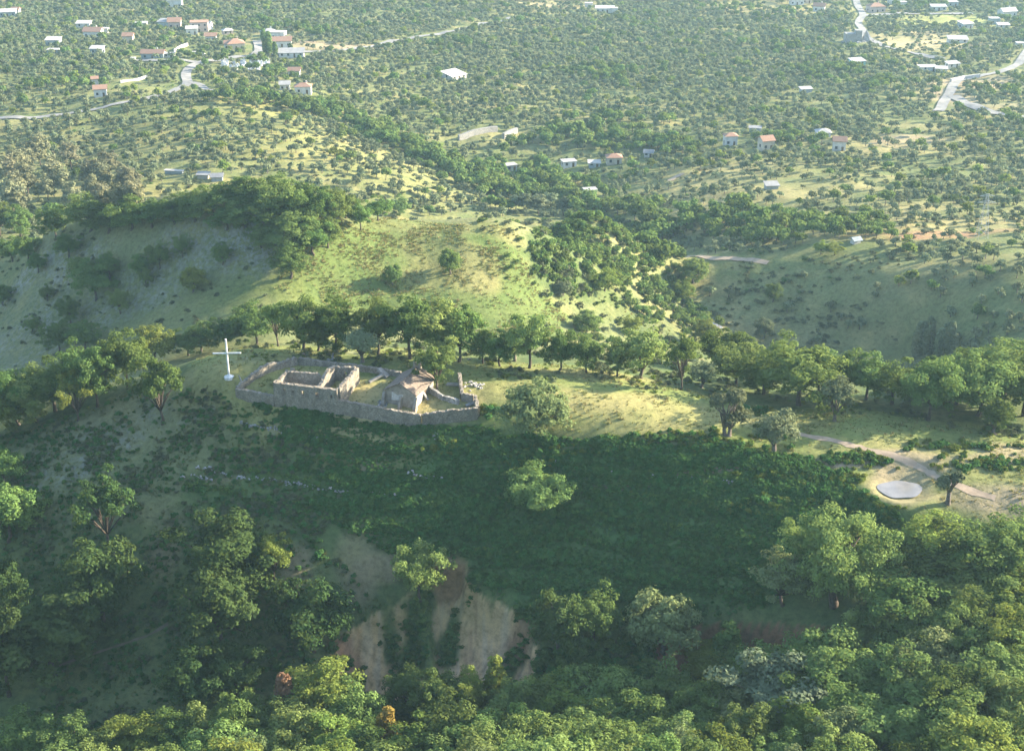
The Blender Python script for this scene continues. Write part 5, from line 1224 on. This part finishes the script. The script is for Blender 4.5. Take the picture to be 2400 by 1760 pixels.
x, y, z = cloud(NB, 7000, 17, lambda x, y: .8 + 0 * x); k = in_frame(x, y, z); x, y, z = x[k], y[k], z[k]; s = np.random.default_rng(7).uniform(.9, 2.2, len(x))
scatter('undergrowth', np.stack([x, y, z - .1], 1), np.stack([s, s, s], 1), gbushes + ferns[:2], 'green undergrowth between the trees of the near wood', 11)
# hill behind: tufty pasture, scrub hummock, rocky flank
x, y, z = cloud(HILL2, 15000, 18, lambda x, y: np.clip(.4 + fbm(x / 5, y / 5, 61, 3) * 1.4, .05, 1)); s = np.random.default_rng(8).uniform(.6, 1.5, len(x))
scatter('pasture', np.stack([x, y, z], 1), np.stack([s, s, s * .9], 1), tufts, 'tufty yellow-green pasture on the steep hill behind', 12)
HUM = vpoly([(1170,560),(1225,500),(1330,478),(1415,500),(1425,545),(1400,600),(1350,650),(1230,650),(1180,610)])
x, y, z = cloud(HUM, 2600, 20, lambda x, y: np.clip(.55 + fbm(x / 7, y / 7, 62, 2) * 1.6, .1, 1)); s = np.random.default_rng(9).uniform(.9, 2.4, len(x))
scatter('maquis', np.stack([x, y, z - .1], 1), np.stack([s, s, s], 1), gbushes + bushes[:1], 'dense dark maquis clothing the hummock right of the green hill', 13)
FLK = vpoly([(0,560),(250,540),(520,480),(640,560),(620,680),(600,740),(420,770),(300,800),(0,850)])
x, y, z = cloud(FLK, 5000, 22, lambda x, y: np.clip(.1 + fbm(x / 6, y / 6, 63, 3) * 1.3, .02, 1)); s = np.random.default_rng(10).uniform(.4, 1.1, len(x))
scatter('scrub', np.stack([x, y, z - .05], 1), np.stack([s, s, s * .8], 1), bushes + tufts[:2], 'sparse thorny scrub on the rocky flank of the hill behind', 14)
DIP = vpoly([(1190,640),(1400,590),(1480,620),(1560,700),(1600,770),(1400,790),(1250,740),(1150,700),(1060,500),(1150,490),(1160,560)])
x, y, z = cloud(DIP, 5200, 23, lambda x, y: np.clip(.4 + fbm(x / 7, y / 7, 64, 3) * 1.8, .05, 1)); s = np.random.default_rng(11).uniform(.5, 1.9, len(x))
scatter('scrub', np.stack([x, y, z - .05], 1), np.stack([s, s, s * .8], 1), bushes + gbushes + tufts, 'mixed scrub on the grassy mounds above the stream', 15)
MEA = vpoly([(1400,590),(1650,560),(1850,640),(1980,760),(2253,790),(2253,850),(1800,830),(1650,780),(1540,700)])
x, y, z = cloud(MEA, 14000, 24, lambda x, y: np.clip(.15 + fbm(x / 8, y / 8, 65, 3) * 1.6, .02, 1)); s = np.random.default_rng(12).uniform(.4, 1.35, len(x))
scatter('scrub', np.stack([x, y, z - .05], 1), np.stack([s, s, s * .7], 1), bushes + tufts[:3], 'low rough growth on the shaded meadow right of the stream', 16)

# ------------------------------------------------------------------ olive groves of the valley
def far_olive(seed, mat, w_=4.6, h_=4.4, ncl=20, per=15, sz=.42):
    rg = np.random.default_rng(seed); P, N, cs = crown_points(rg, w_, h_ * .78, h_ * .58, ncl, per, .40, .25, -.6, .9, .6)
    v, f = leaf_quads(P, N, sz, rg, .75); mb = MB(); mb.tube([(0,0,-.5),(.1,0,.8),(0,.1,h_*.55)], [.24,.18,.1], 5); mb.f = [q for q in mb.f if len(q) == 4]
    nv = len(mb.v); v = np.concatenate([np.array(mb.v), v]); f2 = np.concatenate([np.array(mb.f), f + nv])
    return np_mesh('olive_tree', v, f2, [M['barkgrey'], M[mat]], np.concatenate([np.zeros(len(mb.f), int), np.ones(len(f), int)]))
OL = [far_olive(300 + i, 'olive') for i in range(7)]; OK_ = [far_olive(320 + i, 'oak', 6.5, 6.5, 30, 18, .5) for i in range(5)]; BR = [far_olive(340 + i, 'bright', 5.5, 6, 24, 16, .45) for i in range(2)]
rg = np.random.default_rng(77)
GULLY = [[base_xy(*p) for p in q] for q in (((830,290),(900,325),(1000,372),(1100,425),(1180,452),(1260,462),(1340,470),(1410,500),(1470,540)),((1470,540),(1490,585),(1500,625)),((1100,425),(1180,400),(1250,420),(1320,450)),((1600,520),(1680,525),(1760,535),(1860,545)),((1240,330),(1330,320),(1420,330),(1560,350)),((560,235),(640,245),(740,262),(830,290)),((1990,540),(1880,550)))]
BIGW = vpoly([(0,290),(0,480),(40,480),(60,380),(30,300)])
def grid(sp, y0, y1, rot):
    n = int(1500 / sp); a, b = np.meshgrid(np.arange(-n, n) * sp, np.arange(-n, n) * sp); a = a + rg.uniform(-.36, .36, a.shape) * sp; b = b + rg.uniform(-.36, .36, b.shape) * sp
    c, s_ = math.cos(rot), math.sin(rot); x, y = (a * c - b * s_).ravel(), (a * s_ + b * c).ravel() + 700
    k = (y > y0) & (y < y1) & (np.abs(x) < y * .40 + 12); return x[k], y[k]
x, y = grid(4.3, 326, 1165, .35); z = G(x, y)
k = in_frame(x, y, z, 1.02, 1.03); x, y, z = x[k], y[k], z[k]
dens = np.full(len(x), .93)
n1 = fbm(x / 60, y / 60, 81, 4); n2 = fbm(x / 22, y / 22, 83, 3)
dens = np.where(n1 < -.24, .6, dens); dens = np.where(n2 < -.40, .45, dens)
def thin(vx, vy, rx, ry, f, soft=.3):
    global dens
    p = hv(vx, vy)[0]; d = np.hypot((x - p[0]) / rx, (y - p[1]) / ry) + n2 * .5
    w_ = 1 - sstep(1 - soft, 1 + soft, d); dens = dens * (1 - w_) + np.minimum(dens, f) * w_
for a in ((1600,390,34,22,.3),(1700,420,44,18,.32),(1850,470,40,10,.4),(2150,500,38,9,.5),(1950,330,16,8,.35),(2020,518,24,4,.1),(1540,650,26,24,.14),(1690,690,34,32,.24),(1780,750,30,24,.4),(1640,600,26,8,.15),(1900,800,22,10,.05),(2180,825,24,6,.1),(1700,20,40,36,.3),(2060,90,34,20,.04),
          (1900,120,14,12,.4),(2150,180,20,16,.15),(2100,215,8,18,.05),(2240,235,24,8,.1),(1210,10,30,16,.1),(700,100,30,12,.04),(640,80,14,8,.2),(480,240,34,14,.35),(560,230,24,9,.25),(420,300,36,14,.75),(600,330,36,18,.75),(800,330,36,20,.95),(430,410,24,9,.3),(900,400,30,16,.75),(1000,450,18,8,.6),
          (1100,305,22,9,.3),(350,195,20,16,.15),(120,215,22,12,.5),(2060,50,30,20,.02),(1990,310,10,8,.2),(540,135,12,8,.0),(330,115,30,26,.45),(500,80,36,26,.45),(600,110,20,20,.15),(1800,330,40,12,.6),(1250,470,12,8,.4),(150,440,40,18,.3),(1020,500,34,10,.15),(1200,490,40,9,.15),(1320,500,16,8,.2)): thin(*a)
dens = dens * np.where((y < 720) & (np.sin(2 * math.pi * (y + .35 * x + 10 * n2) / 11.5) < -.45), .35, 1)
keep = rg.random(len(x)) < dens
for pts, w_ in ROADS:
    P = np.array(pts)
    if P[:, 1].max() < 300: continue
    near_r = seg_dist(x, y - 0, pts); keep &= near_r > w_ * .5 + 2.6
    keep &= seg_dist(x, y + 4.0, pts) > w_ * .5 + 1.5
for cx_, cy_, r in CLEAR: keep &= np.hypot(x - cx_, y - cy_) > r + 2.0
for tx, ty, r in TREES:
    if ty > 300: keep &= np.hypot(x - tx, y - ty) > r + 2.0
keep &= ~inside(x, y, HILL2) & ~inside(x, y, HUM) & ~inside(x, y, FLK) & ~inside(x, y, DIP)
keep &= (y > 385) | (x > 62)
keep &= ~((x > -175) & (x < 60) & (y < 372))
x, y, z, n1, n2 = x[keep], y[keep], z[keep], n1[keep], n2[keep]
dg = np.full(len(x), 1e9)
for q in GULLY: dg = np.minimum(dg, seg_dist(x, y, q))
u = rg.random(len(x)); gl = (dg < 15 + 5 * n2) | ((n1 > .26) & (u < .5) & (y > 560)) | (u < .05); br = (~gl) & (u > .965)
s = rg.uniform(.55, 1.08, len(x)) * np.where(y < 480, .80, .86)
ol = ~gl & ~br; io = np.where(ol)[0]
dist = np.hypot(np.hypot(x, y), z - ZC); io = io[np.argsort(dist[io])]
# near ones of the same kind were planted one by one above; the largest of the rest stand as trees of their own
ni = 255; one = io[:ni]
for i in one:
    o = link('olive_tree', OL[rg.integers(len(OL))]); o.location = (x[i], y[i], z[i] - .1); o.rotation_euler.z = rg.uniform(0, 6.28); a = s[i]; o.scale = (a, a, a * rg.uniform(.85, 1.1))
    right = x[i] > 20
    tag(o, 'small grey-green olive in the grove on the gentle slope beyond the shaded meadow' if right else 'small grey-green olive on the low ground behind the steep hill', 'tree', 'olives beyond the shaded meadow' if right else 'olives behind the steep hill')
rest = io[ni:]
def sc3(i): a = s[i]; return np.stack([a, a, a * rg.uniform(.85, 1.1, len(i))], 1)
def p3(i): return np.stack([x[i], y[i], z[i] - .1], 1)
scatter('olive_grove', p3(rest), sc3(rest), OL, 'wide grey-green olive groves covering the valley floor', 31)
ig = np.where(gl)[0]; scatter('gully_woodland', p3(ig), sc3(ig) * 1.05, OK_, 'dark green woodland along the gullies and between the groves', 32)
ib = np.where(br)[0]; scatter('young_trees', p3(ib), sc3(ib), BR, 'scattered bright green trees between the far olives', 33)
# extra dark trees along gully bottoms
xs = []; 
for q in GULLY[:6]:
    for (ax, ay), (bx, by) in zip(q[:-1], q[1:]):
        L = math.hypot(bx - ax, by - ay)
        for _ in range(int(L * .55)):
            t = rg.random(); xs.append((ax + (bx - ax) * t + rg.normal(0, 6), ay + (by - ay) * t + rg.normal(0, 6)))
xs = np.array(xs); kk = np.ones(len(xs), bool)
for cx_, cy_, r in CLEAR: kk &= np.hypot(xs[:, 0] - cx_, xs[:, 1] - cy_) > r + 3
kk &= ~inside(xs[:, 0], xs[:, 1], HUM); xs = xs[kk]
sg = rg.uniform(.7, 1.25, len(xs)); scatter('gully_woodland', np.concatenate([xs, G(xs[:, 0], xs[:, 1])[:, None] - .2], 1), np.stack([sg, sg, sg], 1), OK_, 'dark trees crowding the bottoms of the gullies', 34)
hx, hy, hz_ = cloud(vpoly([(1190,600),(1240,520),(1340,485),(1420,505),(1465,555),(1520,640),(1590,720),(1500,740),(1400,690),(1330,640),(1250,650)]), 1700, 41, lambda x, y: np.clip(.6 + fbm(x / 9, y / 9, 66, 2) * 1.8, .05, 1))
sg = rg.uniform(.25, .62, len(hx)); scatter('thicket', np.stack([hx, hy, hz_ - .2], 1), np.stack([sg, sg, sg * .85], 1), OK_, 'dark bushy thicket on the ravine side of the hummock', 36)
# rough ground cover of the valley
x2 = rg.uniform(-420, 420, 26000); y2 = 380 + 760 * rg.random(26000) ** 1.2; k = (np.abs(x2) < y2 * .39) & (fbm(x2 / 16, y2 / 16, 85, 3) > -.05) & ~inside(x2, y2, HILL2)
for pts, w_ in ROADS:
    if max(q[1] for q in pts) > 300: k &= seg_dist(x2, y2, pts) > w_ * .5 + 1.2
for cx_, cy_, r in CLEAR: k &= np.hypot(x2 - cx_, y2 - cy_) > r
x2, y2 = x2[k], y2[k]; s2 = rg.uniform(.6, 1.9, len(x2))
scatter('scrub', np.stack([x2, y2, G(x2, y2) - .1], 1), np.stack([s2, s2, s2 * .7], 1), bushes + gbushes[:1], 'low scrub and weeds between the valley olives', 35)
print('VALLEY', len(one), len(rest), len(ig), len(ib), 'TREES', len(TREES))
